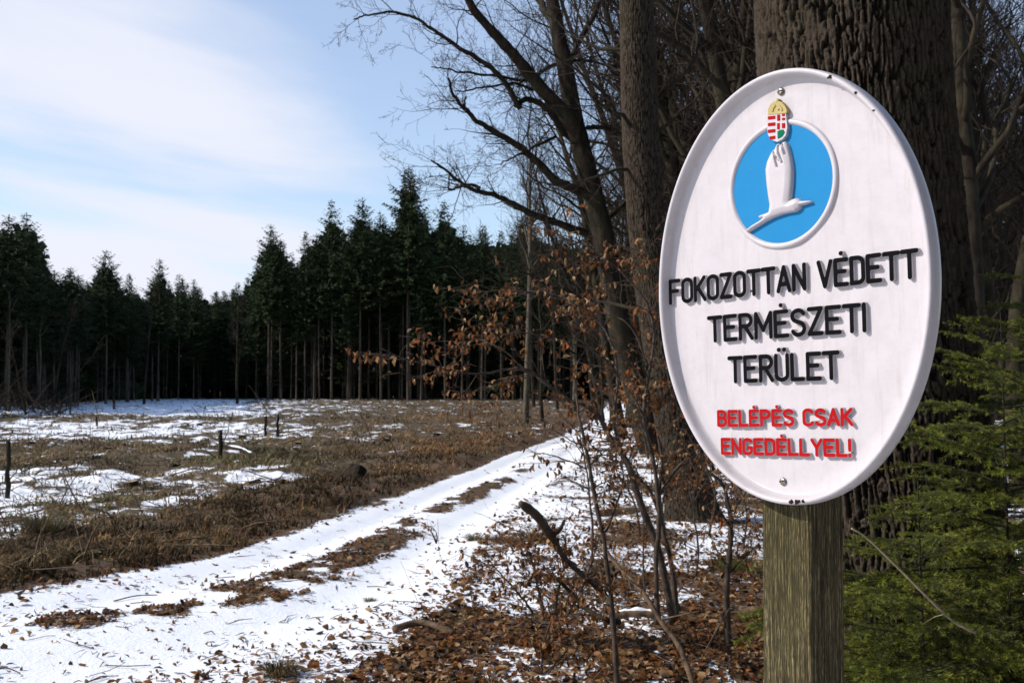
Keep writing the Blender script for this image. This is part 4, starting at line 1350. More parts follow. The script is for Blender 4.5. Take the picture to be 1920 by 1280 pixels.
# straw, rust and olive grass on the clearing
X, Y, PX, PY = sample_px(300000, -350, 1200, 752, 1130)
u, l, r_ = path_u(X, Y); edge = l - X + .7 * (fbm(X / .5, Y / .8, 89) - .5) - .05
s, soil = snowness(X, Y)
dens = sstep(.2, 1.5, edge) * np.clip(.9 - 1.2 * s, .13, 1) * (.18 + 1.3 * sstep(.42, .6, fbm(X / .7, Y / .9, 85)))
k_ = (rng.random(len(X)) < dens * np.interp(Y, [0, 19, 24], [.26, .34, .55])) & (Y < 132)
X2, Y2, PX2 = X[k_], Y[k_], PX[k_]; n = len(X2)
ol = sstep(.48, .6, fbm(X2 / 3, Y2 / 5, 86)) * sstep(700, 450, PX2) * np.interp(Y2, [14, 20], [.35, .9])
ru = sstep(560, 900, PX2) * .8
base = np.array([(.15, .105, .052)]) * (1 - ol)[:, None] + np.array([(.085, .08, .034)]) * ol[:, None]
base = base * (1 - ru)[:, None] + np.array([(.17, .085, .036)]) * ru[:, None]
blades('clearing_grass', X2, Y2, rng.uniform(.04, .17, n) * (.4 + fbm(X2 / 1.3, Y2 / 1.3, 87)) * np.interp(Y2, [0, 15, 60], [.7, .95, 1.5]), base * (rng.uniform(.45, 1.7, n) * (.4 + 1.3 * sstep(.3, .7, fbm(X2 / 1.2, Y2 / 2.0, 79))))[:, None],
       rng.uniform(.003, .007, n) * np.interp(Y2, [0, 8, 40, 130], [1, 1.2, 3.5, 9]), 1.7, 'straw coloured and olive grass over the clearing')

# brash: twigs and brushwood lying in the clearing
T = Tubes(); rng = np.random.default_rng(55)
for k in range(900):
    px, py = rng.uniform(-150, 1150), 760 + 330 * rng.random() ** 1.3
    x, y = on_ground(px, py); uu, l, r_ = path_u(x, y)
    if l - x < .6 or snowness(np.array([x]), np.array([y]))[0][0] > .85: continue
    L = rng.uniform(.25, 1.2) * np.interp(y, [8, 60], [.6, 1.7]); a = rng.uniform(0, 6.28); z = gz(x, y)
    d = np.array((math.cos(a), math.sin(a), rng.uniform(0, .35) if rng.random() < .8 else rng.uniform(.5, 2.2))); d /= np.linalg.norm(d)
    p = np.array((x, y, z + .02)); r0 = rng.uniform(.005, .016) * np.interp(y, [8, 60], [.7, 1.8])
    T.add([p, p + d * L * .5 + rng.normal(size=3) * .03, p + d * L + rng.normal(size=3) * .06], [r0, r0 * .8, r0 * .3], 4)
tag(link('brash', T.mesh('brash', M_stick)), 'dead twigs and felling waste lying across the clearing', 'brushwood', kind='stuff')
# brushwood heap at the far left
T = Tubes()
for k in range(320):
    px, py = rng.uniform(-60, 130), rng.uniform(762, 785)
    x, y = on_ground(px, py); a = rng.uniform(0, 6.28); L = rng.uniform(1.0, 3.2)
    d = np.array((math.cos(a), math.sin(a) * .6, rng.uniform(.0, .9))); p = np.array((x, y, gz(x, y) + rng.uniform(0, .8) * sstep(140, 0, px)))
    T.add([p, p + d * L * .5 + np.array((0, 0, .12)), p + d * L], [.022, .017, .008], 3)
tag(link('brushwood_heap', T.mesh('brushwood_heap', M_twig)), 'tangled heap of grey brushwood at the foot of the left spruces', 'brushwood heap', kind='stuff')

# small twigs on the snow of the track
T = Tubes(); rng = np.random.default_rng(58)
for k in range(420):
    px, py = rng.uniform(-100, 1500), 850 + 440 * rng.random()
    x, y = on_ground(px, py); uu = path_u(x, y)[0]
    if uu < -1 or (uu > 1 and rng.random() < .3): continue
    L = rng.uniform(.05, .28) * (1.6 if uu > 1 else 1); a = rng.uniform(0, 6.28); z = gz(x, y) + .008
    d = np.array((math.cos(a), math.sin(a), rng.uniform(-.02, .12))); p = np.array((x, y, z)); r0 = rng.uniform(.0015, .004)
    T.add([p, p + d * L * .5 + rng.normal(size=3) * .008, p + d * L + rng.normal(size=3) * .015], [r0, r0, r0 * .5], 4)
for k in range(520):
    px, py = rng.uniform(640, 1900), 880 + 420 * rng.random()
    x, y = on_ground(px, py)
    if path_u(x, y)[0] < 1.1: continue
    L = rng.uniform(.15, .6); a = rng.uniform(0, 6.28); z = gz(x, y) + .01
    d = np.array((math.cos(a), math.sin(a), rng.choice((.05, .2, .6, 1.6)) * rng.random())); p = np.array((x, y, z)); r0 = rng.uniform(.0015, .0045)
    T.add([p, p + d * L * .35 + rng.normal(size=3) * .015, p + d * L * .7 + rng.normal(size=3) * .03, p + d * L + rng.normal(size=3) * .05], [r0, r0 * .9, r0 * .7, r0 * .4], 4)
tag(link('fallen_twigs', T.mesh('fallen_twigs', M_stick)), 'small broken twigs strewn on the snowy track and the leaf litter', 'twigs', kind='stuff')


# ------------------------------------------------------------------ posts, stumps, logs
def fence_post(px, pyt, pyb, w, label, lean_=0):
    x, y = on_ground(px, pyb); H = (pyb - pyt) / F * y; z = gz(x, y); rng = np.random.default_rng(px)
    T = Tubes(); n = 7; s = np.linspace(0, 1, n); r = w / F * y / 2
    T.add(np.stack([lean_ * s * H + .006 * rng.normal(size=n), .01 * rng.normal(size=n), -.15 + s * (H + .15)], -1), r * (1.05 - .1 * s) * (1 + .08 * rng.normal(size=n)), 8, True)
    o = link('fence_post', T.mesh('fence_post', M_bark_dark), None, (x, y, z)); tag(o, label, 'post', 'stray wooden posts on the clearing')

fence_post(18, 832, 938, 9, 'dark wooden post cut by the left picture edge, nearest of the posts')
fence_post(415, 806, 862, 7, 'dark post in olive grass beside the snow-topped log', .02)
fence_post(499, 781, 822, 5, 'left one of two close thin posts')
fence_post(522, 783, 825, 5, 'right one of two close thin posts')
fence_post(215, 731, 771, 4, 'far thin post standing in the shaded snow', -.02)
fence_post(133, 760, 782, 3.5, 'small far post near the left brushwood')
fence_post(183, 783, 801, 4, 'short peg in the grass strip between the snow bands')


def stump(px, pyb, wpx, hpx, label, tilt=(0, 0), snow=False, seed=1):
    x, y = on_ground(px, pyb); z = gz(x, y); R0 = wpx / F * y / 2; H = hpx / F * y; rng = np.random.default_rng(seed)
    t = thing('tree_stump', label, 'stump', (x, y, z - .03)); t.rotation_euler = (tilt[0], tilt[1], rng.uniform(0, 6))
    na, nz_ = 20, 8; a = np.arange(na) * 2 * PI / na
    lob = 1 + .12 * np.cos(a * 3 + 1) + .07 * np.cos(a * 7)
    V = []
    for k in range(nz_):
        f = k / (nz_ - 1); rr_ = R0 * (1.25 - .35 * f ** .5) * (1 + (lob - 1) * (1.6 - f)) * (1 + .04 * rng.normal(size=na))
        V.append(np.stack([rr_ * np.cos(a), rr_ * np.sin(a), np.full(na, f * H) + (.05 * H * np.cos(a) if k == nz_ - 1 else 0)], -1))
    topring = V[-1].copy(); V = np.concatenate(V)
    i = np.arange(nz_ - 1)[:, None] * na + np.arange(na)[None, :]; j = np.arange(nz_ - 1)[:, None] * na + (np.arange(na)[None, :] + 1) % na
    link('bark', new_mesh('bark', V, np.stack([i, j, j + na, i + na], -1).reshape(-1, 4), M_bark_dark), t)
    V = np.vstack([topring + np.array((0, 0, .001)), topring * np.array((.5, .5, 1)) + np.array((0, 0, .004)), [[0, 0, H + .006]]]); ii = np.arange(na); jj = (ii + 1) % na
    link('cut_face', new_mesh('cut_face', V, [np.stack([ii, jj, jj + na, ii + na], -1), np.stack([ii + na, jj + na, np.full(na, 2 * na)], -1)], M_snow if snow else M_cut), t)

stump(666, 902, 36, 26, 'dark sawn tree stump with snow on its cut face beside the track', (.35, -.2), True, 1)
stump(456, 824, 14, 9, 'small far stump near the snow band', (0, 0), False, 2)
stump(724, 842, 16, 10, 'low stump in the rusty grass', (0, .2), True, 3)
stump(110, 868, 22, 8, 'low dark stump among snow patches on the left', (.1, 0), True, 4)

for i_, (px, py, w, h, lb) in enumerate(((205, 842, 15, 7, 'small dark stump in the olive grass left of the middle post'), (330, 884, 24, 9, 'flat dark stump in broken snow below the middle post'),
        (250, 915, 26, 11, 'low mossy stump near the left bilberry band'), (560, 838, 13, 7, 'tiny stump right of the pair of thin posts'), (820, 822, 13, 7, 'tiny stump in rusty grass under the hanging leaves'),
        (905, 800, 11, 5, 'distant stump left of the pale thin trunk'), (375, 800, 10, 5, 'distant stump on the upper snow band'), (610, 796, 10, 5, 'distant stump in front of the spruce stand'),
        (60, 835, 15, 8, 'stump in the grass just right of the nearest post'), (480, 905, 20, 8, 'low snow-rimmed stump left of the big dark stump'))):
    stump(px, py, w, h, lb, (rr.uniform(-.2, .2), rr.uniform(-.2, .2)), i_ in (1, 5, 9), 20 + i_)


def log(name, pts, r0, r1, mat, label, cat='branch', snow=0, group=None, k=9, kn=0, seed=1, jit=.0):
    rng = np.random.default_rng(seed); n = len(pts) * 6
    c = smooth_path(pts, n); c = c + rng.normal(size=c.shape) * jit
    r = np.linspace(r0, r1, n) * (1 + .12 * (vnoise(np.arange(n) * .8, np.zeros(n), seed) - .5) * 2)
    T = Tubes(); T.add(c, r, k, True)
    for q in range(kn):
        i = rng.integers(2, n - 2); d = c[i + 1] - c[i]; d /= np.linalg.norm(d); nd = d * .5 + perp(d, rng)
        L = rng.uniform(.1, .35); T.add([c[i], c[i] + nd * L * .5, c[i] + nd * L + rng.normal(size=3) * .02], [r[i] * .4, r[i] * .3, r[i] * .1], 4)
    me = T.mesh(name, mat)
    if not snow:
        o = link(name, me); return tag(o, label, cat, group)
    t = thing(name, label, cat, group=group); link('wood', me, t)
    T = Tubes(); a, b_ = int(n * .1), int(n * .9); cc = c[a:b_] + np.array((0, 0, 1)) * (r[a:b_] * .55)[:, None]
    rs = r[a:b_] * .75 * (.6 + .5 * vnoise(np.arange(b_ - a) * .7, np.zeros(b_ - a), seed + 5)); rs[0] *= .2; rs[-1] *= .2
    T.add(cc, rs, 8, True); link('snow_cap', T.mesh('snow_cap', M_snow), t)
    return t


def gl(px, py, dz=.03): p = gp(px, py); p[2] += dz; return p
log('fallen_log', [gl(422, 848), gl(452, 852), gl(482, 860)], .07, .05, M_bark_dark, 'snow-topped log lying beside the post in olive grass', 'log', 1)
log('fallen_log', [gl(700, 858), gl(740, 862), gl(775, 856)], .05, .03, M_bark_dark, 'thin dark log lying in rusty grass', 'log', 1, seed=2)
log('fallen_log', [gl(455, 756), gl(560, 754), gl(640, 757)], .10, .07, M_bark_pale, 'long pale log at the foot of the spruce stand', 'log', 0, seed=3)
log('fallen_log', [gl(740, 1188, .03), gl(790, 1183, .05), gl(852, 1195, .03)], .026, .02, M_stick, 'dark branch piece lying in leaves beside the snowy track', 'log', 0, seed=4)
log('fallen_log', [gl(1143, 1166, .05), gl(1190, 1168, .06), gl(1236, 1170, .05)], .032, .03, M_stick, 'snow-dusted branch piece lying under the saplings', 'log', 1, seed=5)
log('fallen_log', [gl(1120, 975, .08), gl(1160, 972, .08), gl(1215, 972, .1)], .05, .035, M_stick, 'orange-lit broken branch lying before the straight trunk', 'log', 0, seed=6)
log('fallen_log', [gl(1385, 1165, .05), gl(1420, 1168, .06), gl(1470, 1166, .05)], .045, .04, M_stick, 'dark log half hidden by the sign post', 'log', 0, seed=16)
log('fallen_stick', [gl(0, 1250, .02), gl(20, 1247, .03), gl(48, 1249, .01)], .006, .003, M_stick, 'thin dark stick on the snow at the lower left corner', 'stick', 0, seed=8, group='sticks on the snow')
log('fallen_stick', [gl(205, 1234, .01), gl(245, 1236, .015), gl(290, 1233, .01)], .004, .003, M_stick, 'straight thin stick on the open snow', 'stick', 0, seed=9, group='sticks on the snow')
log('fallen_stick', [gl(170, 1266, .01), gl(186, 1262, .015), gl(208, 1255, .01)], .004, .003, M_stick, 'short oblique stick on the snow near the lower left', 'stick', 0, seed=10, group='sticks on the snow')
log('fallen_stick', [gl(640, 1033, .01), gl(690, 1030, .02), gl(725, 1032, .01)], .008, .005, M_stick, 'dark stick lying along the leafy middle strip', 'stick', 0, seed=11, group='sticks on the snow')
log('fallen_stick', [gl(220, 1120, .01), gl(260, 1112, .02), gl(300, 1108, .01)], .006, .004, M_stick, 'thin stick at the near end of the leafy strip', 'stick', 0, seed=12, group='sticks on the snow')

# the broken branch that juts up beside the track
DB = 7.2
t = thing('broken_branch', 'thick broken dead branch jutting up at a slant beside the track', 'branch')
c = smooth_path([at(975, 942, DB - .2), at(1008, 968, DB - .1), at(1035, 1008, DB), at(1062, 1050, DB + .1), at(1102, 1085, DB + .15), at(1128, 1112, DB + .2), at(1150, 1140, DB + .1)], 40)
r = np.interp(np.linspace(0, 1, 40), [0, .03, .2, .4, .7, 1], [.015, .027, .030, .021, .015, .011]) * (1 + .15 * (vnoise(np.arange(40) * .9, np.zeros(40), 2) - .5) * 2)
T = Tubes(); T.add(c, r, 11, True); link('stem', T.mesh('stem', M_twig_red), t)
for pts_, r0_, r1_, n_ in (([at(1032, 1005, DB), at(1050, 992, DB), at(1058, 975, DB + .1)], .022, .008, 6), ([at(1100, 1083, DB + .1), at(1125, 1100, DB), at(1150, 1130, DB)], .012, .006, 8),
                           ([at(1045, 1085, DB), at(1075, 1115, DB), at(1105, 1145, DB - .1), at(1140, 1162, DB - .2), at(1160, 1165, DB - .1)], .012, .02, 14)):
    T = Tubes(); T.add(smooth_path(pts_, n_), np.linspace(r0_, r1_, n_), 7, True); link('side_branch', T.mesh('side_branch', M_bark_dark), t)
log('leaning_branch', [at(1130, 1025, 6.9), at(1165, 1068, 6.8), at(1205, 1110, 6.6), at(1240, 1165, 6.5), at(1275, 1215, 6.4), at(1300, 1285, 6.3), at(1310, 1330, 6.3)], .013, .017, M_stick, 'brown dead branch leaning down to the lower right among saplings', 'branch', kn=5, seed=12)
log('dead_twig', [at(1596, 990, 3.0), at(1625, 1008, 3.0), at(1680, 1060, 3.0), at(1735, 1115, 3.0), at(1785, 1162, 3.02), at(1828, 1185, 3.05)], .0024, .0042, M_twig_pale, 'pale bent dead twig crossing in front of the spruce sprays', 'twig', k=7, kn=1, seed=13)


# ------------------------------------------------------------------ young beeches holding their brown leaves
def sapling(name, label, Y, stems, leafn, seed, leaf_scale=1.0, twn=16, up=.05, tlen=(.2, .6), bias=(0, 0, 0), indiv=0, group='young beeches with dry leaves', lo=0.2):
    rng = np.random.default_rng(seed)
    t = thing(name, label, 'sapling', group=group)
    tw = [Tubes(), Tubes()]; anchors = []
    for pts, w0, w1 in stems:
        n = len(pts) * 6
        c = smooth_path([at(p[0], p[1], Y + (p[2] if len(p) > 2 else 0)) for p in pts], n)
        c = c + np.cumsum(rng.normal(size=c.shape) * .002, 0)
        r = np.linspace(w0 / F * Y / 2, w1 / F * Y / 2, n) * (1 + .1 * rng.normal(size=n)).clip(.8, 1.25)
        T = Tubes(); T.add(c, r, 8, True); link('stem', T.mesh('stem', M_twig_red), t)
        L = np.linalg.norm(np.diff(c, axis=0), axis=1).sum()
        for k in range(int(1.9 * twn * L)):
            i = rng.integers(int(n * lo), n - 1); d = c[i] - c[i - 1]; d /= np.linalg.norm(d) + 1e-9; a = rng.uniform(.5, 1.2)
            nd = d * math.cos(a) + perp(d, rng) * math.sin(a) + np.array(bias); nd[2] *= .6
            nd /= np.linalg.norm(nd); Lt = rng.uniform(*tlen); m = 7
            q = [c[i]]; dd = nd.copy(); ps = [c[i].copy()]
            for s_ in range(m):
                dd = dd + rng.normal(size=3) * .16 + np.array((0, 0, up)); dd /= np.linalg.norm(dd); ps.append(ps[-1] + dd * Lt / m)
            ps = np.array(ps); tw[0].add(ps, np.linspace(min(r[i] * .5, .004), .0012, m + 1), 4)
            for s_ in range(2, m + 1):
                anchors.append((ps[s_], dd))
                if rng.random() < .5:
                    e = perp(dd, rng) * rng.uniform(.05, .16) + dd * .06; e[2] *= .5
                    tw[1].add([ps[s_], ps[s_] + e * .5, ps[s_] + e], [.0015, .0012, .0008], 3); anchors.append((ps[s_] + e, dd)); anchors.append((ps[s_] + e * .6, dd))
    if tw[0].v: link('branches', tw[0].mesh('branches', M_twig_red), t)
    if tw[1].v: link('twigs', tw[1].mesh('twigs', M_twig_red), t)
    if not leafn or not anchors: return t
    leafn = int(leafn * 1.05)
    idx = rng.integers(0, len(anchors), leafn)
    base = np.array([anchors[i][0] for i in idx]); n = leafn
    sz = rng.uniform(.026, .055, n) * leaf_scale
    # dry leaves hang: long axis mostly down
    pitch = rng.normal(size=n) * .45 + 1.15; yaw = rng.uniform(0, 6.28, n); roll = rng.normal(size=n) * 1.0
    Rm = rot_mats(roll, pitch, yaw)
    ax = np.einsum('nij,j->ni', Rm, np.array((1., 0, 0)))
    pos = base + ax * (sz * .5)[:, None] + rng.normal(size=(n, 3)) * .006
    ci = rng.integers(0, len(LCOL), n)
    order = np.arange(n); ind = order[:indiv]; rest = order[indiv:]
    for q in ind:
        link('leaf', hangmesh[(q % 3) * 6 + ci[q]], t, pos[q], Euler((roll[q], pitch[q], yaw[q])), float(sz[q]))
    Vs, Fs, Cs, off = [], [], [], 0
    for k in range(3):
        sel = rest[rest % 3 == k]
        if not len(sel): continue
        tv, tf = LH[k]; V = (np.einsum('nij,kj->nki', Rm[sel], tv) * sz[sel][:, None, None] + pos[sel][:, None, :]).reshape(-1, 3)
        Vs.append(V); Fs.append((tf[None] + (np.arange(len(sel)) * 8)[:, None, None]).reshape(-1, 3) + off); off += len(V)
        Cs.append(np.repeat(HCOL[ci[sel]] * rng.uniform(.6, 1.25, len(sel))[:, None], 8, 0))
    if Vs:
        o = link('foliage', new_mesh('foliage', np.concatenate(Vs), np.concatenate(Fs), M_leaf, True, attrs={'col': np.concatenate(Cs)}), t)
        o['kind'] = 'stuff'
    return t


# tall sapling: stem right of the track, long leafy boughs reaching left over the clearing
sapling('beech_sapling', 'tallest young beech, leafy boughs stretching left across the dark spruces', 7.6, [
    ([(1262, 1165), (1252, 1100), (1240, 1040), (1222, 985), (1200, 930), (1182, 870), (1165, 840), (1148, 815), (1126, 775), (1095, 757), (1067, 747), (1035, 722), (1008, 703), (972, 690)], 15, 5),
    ([(972, 690, 0), (945, 692), (905, 698, -.1), (868, 697, -.2), (814, 683, -.3), (764, 670, -.4), (718, 651, -.5)], 4.5, 1.5),
    ([(1008, 703, 0), (980, 690), (955, 665), (925, 648), (900, 640, .1), (880, 645, .1), (862, 665, .1)], 4, 1.5),
    ([(1160, 840, 0), (1150, 780, .1), (1158, 720, .2), (1150, 660, .2), (1120, 600, .3), (1060, 560, .2), (990, 545, .1), (920, 542, 0), (890, 560, 0)], 7, 1.5),
    ([(1158, 700, .2), (1120, 660, .1), (1060, 640, 0), (1000, 625, -.1), (940, 610, -.2), (895, 605, -.3)], 5, 1.5),
    ([(1008, 703), (960, 715), (900, 735, -.1), (850, 745, -.2)], 3, 1.2)], 700, 31, 1.05, twn=9, up=-.02, tlen=(.12, .4), indiv=280, lo=.35)
sapling('beech_sapling', 'slim young beech whose leafy twigs cross the straight grey trunk', 6.8, [
    ([(1232, 1170), (1228, 1060), (1232, 960), (1222, 860), (1205, 780), (1215, 700), (1225, 620), (1205, 560), (1150, 500), (1090, 460), (1040, 445)], 10, 2),
    ([(1218, 690), (1190, 620), (1150, 590), (1100, 580), (1060, 590)], 4, 1.5),
    ([(1225, 620), (1238, 560), (1232, 500), (1200, 470), (1150, 455)], 4, 1.5),
    ([(1210, 790), (1180, 740), (1140, 700), (1110, 690)], 4, 1.5),
    ([(1232, 930), (1270, 870), (1290, 850), (1320, 858)], 4, 1.5)], 560, 32, 1.0, twn=8, up=-.02, tlen=(.12, .35), indiv=120, lo=.4)
sapling('beech_sapling', 'near dark sapling stem rising from the bottom edge', 6.1, [
    ([(1158, 1300), (1150, 1200), (1138, 1100), (1128, 1010), (1112, 930), (1100, 860), (1088, 800), (1080, 740)], 12, 4),
    ([(1128, 1010), (1150, 960), (1165, 900), (1160, 850)], 5, 2),
    ([(1100, 880), (1060, 860), (1020, 850), (985, 858)], 3, 1)], 170, 33, .95, twn=8, tlen=(.1, .32), indiv=60)
sapling('beech_sapling', 'forked sapling standing in front of the straight trunk base', 7.9, [
    ([(1268, 1160), (1262, 1080), (1245, 1000), (1235, 930), (1240, 860), (1228, 800)], 12, 4),
    ([(1245, 1000), (1225, 930), (1200, 900), (1180, 880), (1172, 850)], 8, 3),
    ([(1235, 930), (1270, 880), (1310, 860)], 4, 2)], 330, 34, 1.0, twn=10, tlen=(.12, .4), indiv=80)
sapling('beech_sapling', 'grey crooked sapling just left of the sign post', 7.3, [
    ([(1368, 1215), (1362, 1130), (1366, 1060), (1372, 1000), (1368, 950), (1352, 905), (1320, 880)], 14, 5),
    ([(1362, 1130), (1345, 1180), (1330, 1215)], 6, 4),
    ([(1366, 1075), (1390, 1050), (1425, 1020)], 4, 2),
    ([(1372, 960), (1395, 930), (1410, 900)], 5, 2)], 200, 35, 1.0, twn=8, tlen=(.1, .35), indiv=50)
sapling('beech_sapling', 'low bushy young beech full of rusty leaves beside the broken branch', 7.4, [
    ([(1020, 1150), (1010, 1100), (1000, 1050), (985, 1010)], 6, 2), ([(1040, 1150), (1050, 1090), (1060, 1040), (1055, 1000)], 6, 2), ([(1060, 1160), (1090, 1110), (1110, 1060), (1120, 1010)], 5, 2),
    ([(1000, 1150), (970, 1110), (945, 1080), (925, 1055)], 5, 2)], 620, 36, .95, twn=22, tlen=(.12, .4), indiv=120, lo=.1)
sapling('beech_sapling', 'small leafy beech shoot near the bottom middle of the wood floor', 6.3, [
    ([(1015, 1260), (1018, 1210), (1030, 1160), (1022, 1120)], 5, 2), ([(1028, 1262), (1060, 1220), (1072, 1180)], 4, 1.5)], 170, 37, .95, twn=18, tlen=(.1, .3), indiv=40, lo=.1)
sapling('beech_sapling', 'far leafy shoots where the snowy track disappears', 16, [
    ([(1215, 860), (1205, 810), (1190, 770), (1170, 745)], 5, 2), ([(1150, 870), (1145, 820), (1130, 790), (1110, 770)], 4, 2), ([(1240, 870), (1250, 800), (1240, 740), (1225, 700)], 5, 2)], 520, 38, 1.15, twn=7, tlen=(.3, .9), indiv=0)
sapling('beech_sapling', 'leafy shoots at the foot of the straight grey trunk', 12.5, [
    ([(1200, 1010), (1195, 960), (1180, 920), (1160, 890)], 5, 2), ([(1330, 1000), (1340, 940), (1335, 900), (1320, 870)], 5, 2), ([(1250, 1010), (1240, 950), (1255, 900), (1290, 870)], 5, 2)], 560, 39, 1.05, twn=9, tlen=(.25, .7), indiv=0)
sapling('bare_sapling', 'thin leafless sapling on the left of the wood floor', 9.2, [
    ([(1108, 1080), (1112, 1000), (1105, 920), (1095, 850), (1085, 790)], 5, 2)], 20, 40, .9, twn=10, tlen=(.2, .5))
sapling('bare_sapling', 'wiry leafless sapling between the broken branch and the trunk', 8.6, [
    ([(1210, 1110), (1205, 1040), (1208, 960), (1200, 900)], 4, 2)], 25, 41, .9, twn=10, tlen=(.2, .5))
sapling('bare_sapling', 'tiny seedling with withered leaves on the snow of the track', 10.6, [
    ([(818, 1018), (812, 1003), (803, 990)], 4, 1.5), ([(818, 1018), (820, 1002), (815, 992)], 3, 1)], 22, 42, .8, twn=10, tlen=(.05, .14), lo=.1)
sapling('bare_sapling', 'leafless brown shoots beside the lower left of the sign', 9.8, [
    ([(1300, 1100), (1310, 1030), (1300, 960), (1290, 900)], 5, 2), ([(1405, 1090), (1395, 1030), (1400, 960), (1380, 900)], 5, 2)], 120, 43, 1, twn=12, tlen=(.2, .5))

# grass tufts
def tuft(px, py, w, h, n, cols, label, seed):
    x, y = on_ground(px, py); rng = np.random.default_rng(seed); R0 = w / F * y / 2; H = h / F * y
    a = rng.uniform(0, 6.28, n); rr_ = R0 * np.sqrt(rng.random(n)) * .45
    bx_ = rr_ * np.cos(a); by_ = rr_ * np.sin(a); ln = rng.uniform(.2, 1.1, n) * R0
    b0 = np.stack([bx_, by_, np.full(n, -.01)], -1); dr = np.stack([np.cos(a), np.sin(a), a * 0], -1); pr = np.stack([-np.sin(a), np.cos(a), a * 0], -1) * .0016
    hh = rng.uniform(.4, 1, n) * H
    mid = b0 + dr * (ln * .5)[:, None] + np.array((0, 0, 1)) * (hh * .8)[:, None]; tip = b0 + dr * ln[:, None] + np.array((0, 0, 1)) * (hh * rng.uniform(.5, 1, n))[:, None]
    V = np.stack([b0 - pr, b0 + pr, mid + pr, mid - pr, tip], 1).reshape(-1, 3); i = np.arange(n) * 5
    cc = np.array(cols)[rng.integers(0, len(cols), n)] * rng.uniform(.7, 1.3, n)[:, None]
    me = new_mesh('grass_tuft', V, [np.stack([i, i + 1, i + 2, i + 3], -1), np.stack([i + 3, i + 2, i + 4], -1)], M_grass, attrs={'col': np.repeat(cc, 5, 0)})
    tag(link('grass_tuft', me, None, (x, y, gz(x, y))), label, 'grass tuft', 'grass tufts')

tuft(530, 1262, 95, 34, 520, [(.1, .07, .03), (.16, .11, .05), (.06, .05, .02)], 'withered brown grass tuft standing in the snow at the bottom', 1)
tuft(695, 1118, 30, 10, 160, [(.2, .17, .06), (.15, .13, .05)], 'small straw-yellow tuft on the open snow', 2)
tuft(890, 1010, 60, 16, 300, [(.11, .12, .03), (.16, .13, .05)], 'low greenish tuft beside the broken branch', 3)
tuft(1370, 1075, 110, 34, 700, [(.09, .1, .02), (.12, .12, .03), (.15, .11, .04)], 'mossy green grass clump left of the sign post', 4)
tuft(90, 1010, 120, 40, 600, [(.06, .06, .02), (.09, .07, .03)], 'dark green tuft in the clearing near the left edge', 5)
tuft(1000, 1015, 90, 22, 400, [(.12, .1, .04), (.16, .1, .05)], 'straw tuft at the right verge of the track', 6)
T = Tubes(); rng = np.random.default_rng(3)
x, y = on_ground(518, 1255)
for k in range(7):
    a = rng.uniform(0, 6.28); L = rng.uniform(.12, .28)
    T.add([(x, y, 0), (x + .3 * L * math.cos(a), y, L * .6), (x + .55 * L * math.cos(a), y, L)], [.0012, .001, .0007], 3)
tag(link('dry_stalks', T.mesh('dry_stalks', M_twig_pale)), 'few thin dry stalks rising from the brown tuft', 'stalks')


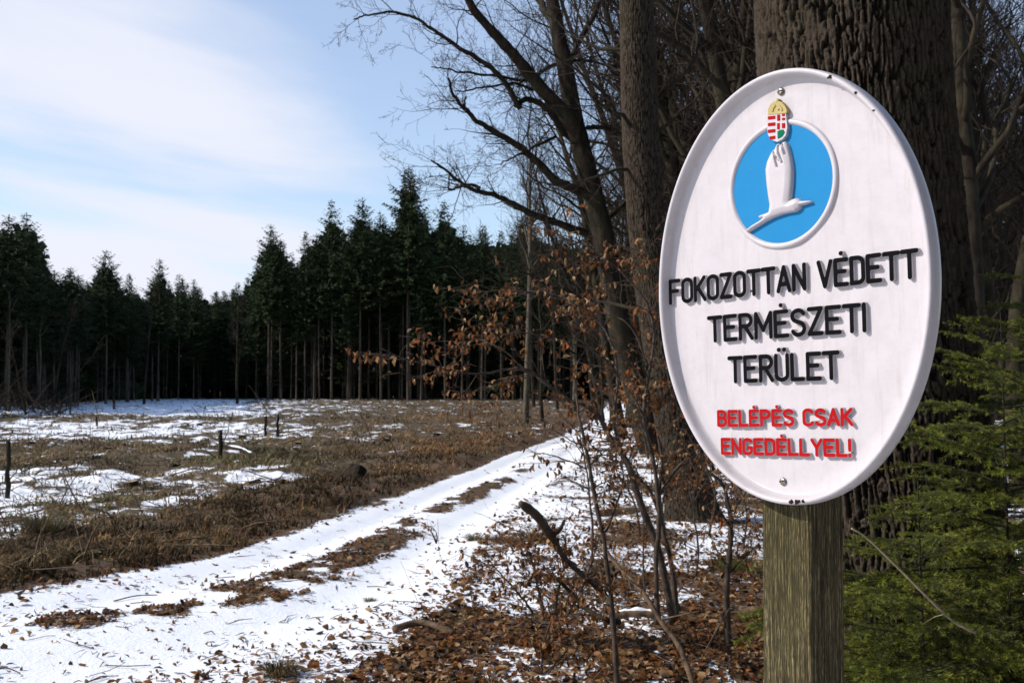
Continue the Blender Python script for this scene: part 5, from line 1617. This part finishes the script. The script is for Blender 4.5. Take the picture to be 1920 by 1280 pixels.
# ------------------------------------------------------------------ young spruce with needle sprays
def spray_mesh(seed, L):
    rng = np.random.default_rng(seed)
    axes = []
    def ax(p, d, ln, lvl):
        n = max(4, int(ln / .03)); ps = [p]; 
        for k in range(n):
            d = d + rng.normal(size=3) * .05 + np.array((0, 0, -.012 if lvl == 0 else -.02)); d /= np.linalg.norm(d); ps.append(ps[-1] + d * ln / n)
        ps = np.array(ps); axes.append((ps, lvl))
        if lvl < 2:
            m = int(ln / (.045 if lvl == 0 else .06))
            for k in range(m):
                t = .08 + .9 * (k + .5) / m; i = min(int(t * n), n - 1)
                sd = 1 if k % 2 else -1; dd = ps[i + 1] - ps[i]; dd /= np.linalg.norm(dd)
                sidev = np.cross(dd, np.array((0, 0, 1))); sidev /= np.linalg.norm(sidev)
                a = rng.uniform(.75, 1.0); nd = dd * math.cos(a) + sidev * sd * math.sin(a) + np.array((0, 0, rng.normal() * .12 - .05))
                l2 = ln * (.42 if lvl == 0 else .4) * (1 - .72 * t) * rng.uniform(.7, 1.15) + .025
                if l2 > .03: ax(ps[i], nd / np.linalg.norm(nd), l2, lvl + 1)
    ax(np.zeros(3), np.array((1., 0, .08)), L, 0)
    T = Tubes(); P, D, C = [], [], []
    for ps, lvl in axes:
        T.add(ps, np.linspace(.0045 if lvl == 0 else .0018, .001, len(ps)), 4)
        seg = np.diff(ps, axis=0); ln = np.linalg.norm(seg, axis=1).sum(); m = int(ln / .0012)
        tt = rng.random(m) * (len(ps) - 1); i = tt.astype(int).clip(0, len(ps) - 2); fr = (tt - i)[:, None]
        q = ps[i] + seg[i] * fr; d = seg[i] / np.linalg.norm(seg[i], axis=1)[:, None]
        rnd = rng.normal(size=(m, 3)) + np.array((0, 0, .35)); rnd -= d * (rnd * d).sum(1)[:, None]; rnd /= np.linalg.norm(rnd, axis=1)[:, None]
        nd = d * .62 + rnd * .78
        P.append(q); D.append(nd)
        g = rng.uniform(.7, 1.3, m)[:, None]
        tipf = ((tt / (len(ps) - 1)) ** 1.5)[:, None] * (.45 + .3 * lvl)
        C.append((np.array([(.055, .075, .010)]) * (1 - tipf) + np.array([(.25, .26, .024)]) * tipf) * g)
    P, D, C = map(np.concatenate, (P, D, C)); n = len(P)
    s = rng.uniform(.013, .021, n)[:, None]; w = np.cross(D, rng.normal(size=D.shape)); w /= np.linalg.norm(w, axis=1)[:, None]; w = w * .0013
    V = np.stack([P - w, P + w, P + D * s], 1).reshape(-1, 3)
    ne = new_mesh('needles', V, np.arange(n * 3).reshape(-1, 3), M_needle, attrs={'col': np.repeat(C, 3, 0)})
    return T.mesh('branch', M_twig), ne


SPRAY = [spray_mesh(300 + k, L) for k, L in enumerate((.62, .78, .5, .7))]


def young_spruce(x, y, H, seed, label, nb=44, rmax=.95, zmin=.1):
    rng = np.random.default_rng(seed)
    t = thing('young_spruce', label, 'tree', (x, y, gz(x, y)), 0, 'young spruces beside the sign post')
    T = Tubes(); T.add([(0, 0, -.2), (.01, 0, H * .5), (0, .01, H)], [.009 * H / 2, .005 * H / 2, .002], 8); link('trunk', T.mesh('trunk', M_bark_dark), t)
    for k in range(nb):
        f = (k + .5) / nb; z = zmin + (H - zmin - .05) * f
        a = k * 2.39996 + rng.uniform(-.4, .4)
        s = (1 - f) ** .7 * rmax / .65 * rng.uniform(.75, 1.15) + .2
        b_, ne = SPRAY[rng.integers(0, 4)]
        o = link('branch', b_, t, (0, 0, z), Euler((rng.normal() * .15, -.05 - .45 * f + rng.uniform(0, .25), a)), float(s))
        n_ = link('needles', ne, o); n_['kind'] = 'stuff'
    return t


def sp_at(px, Y): return (px - 960) / F * Y
young_spruce(sp_at(1880, 3.9), 3.9, 1.95, 1, 'young green spruce at the right picture edge, reaching up beside the sign', 62, 1.0)
young_spruce(sp_at(1720, 3.5), 3.5, 1.42, 2, 'low young spruce directly right of the sign post', 46, .78)
young_spruce(sp_at(1660, 4.15), 4.15, 1.05, 3, 'small dark spruce behind the post at the foot of the oak', 34, .6)
young_spruce(sp_at(1990, 4.6), 4.6, 2.3, 4, 'taller young spruce mostly beyond the right picture edge', 56, 1.05)
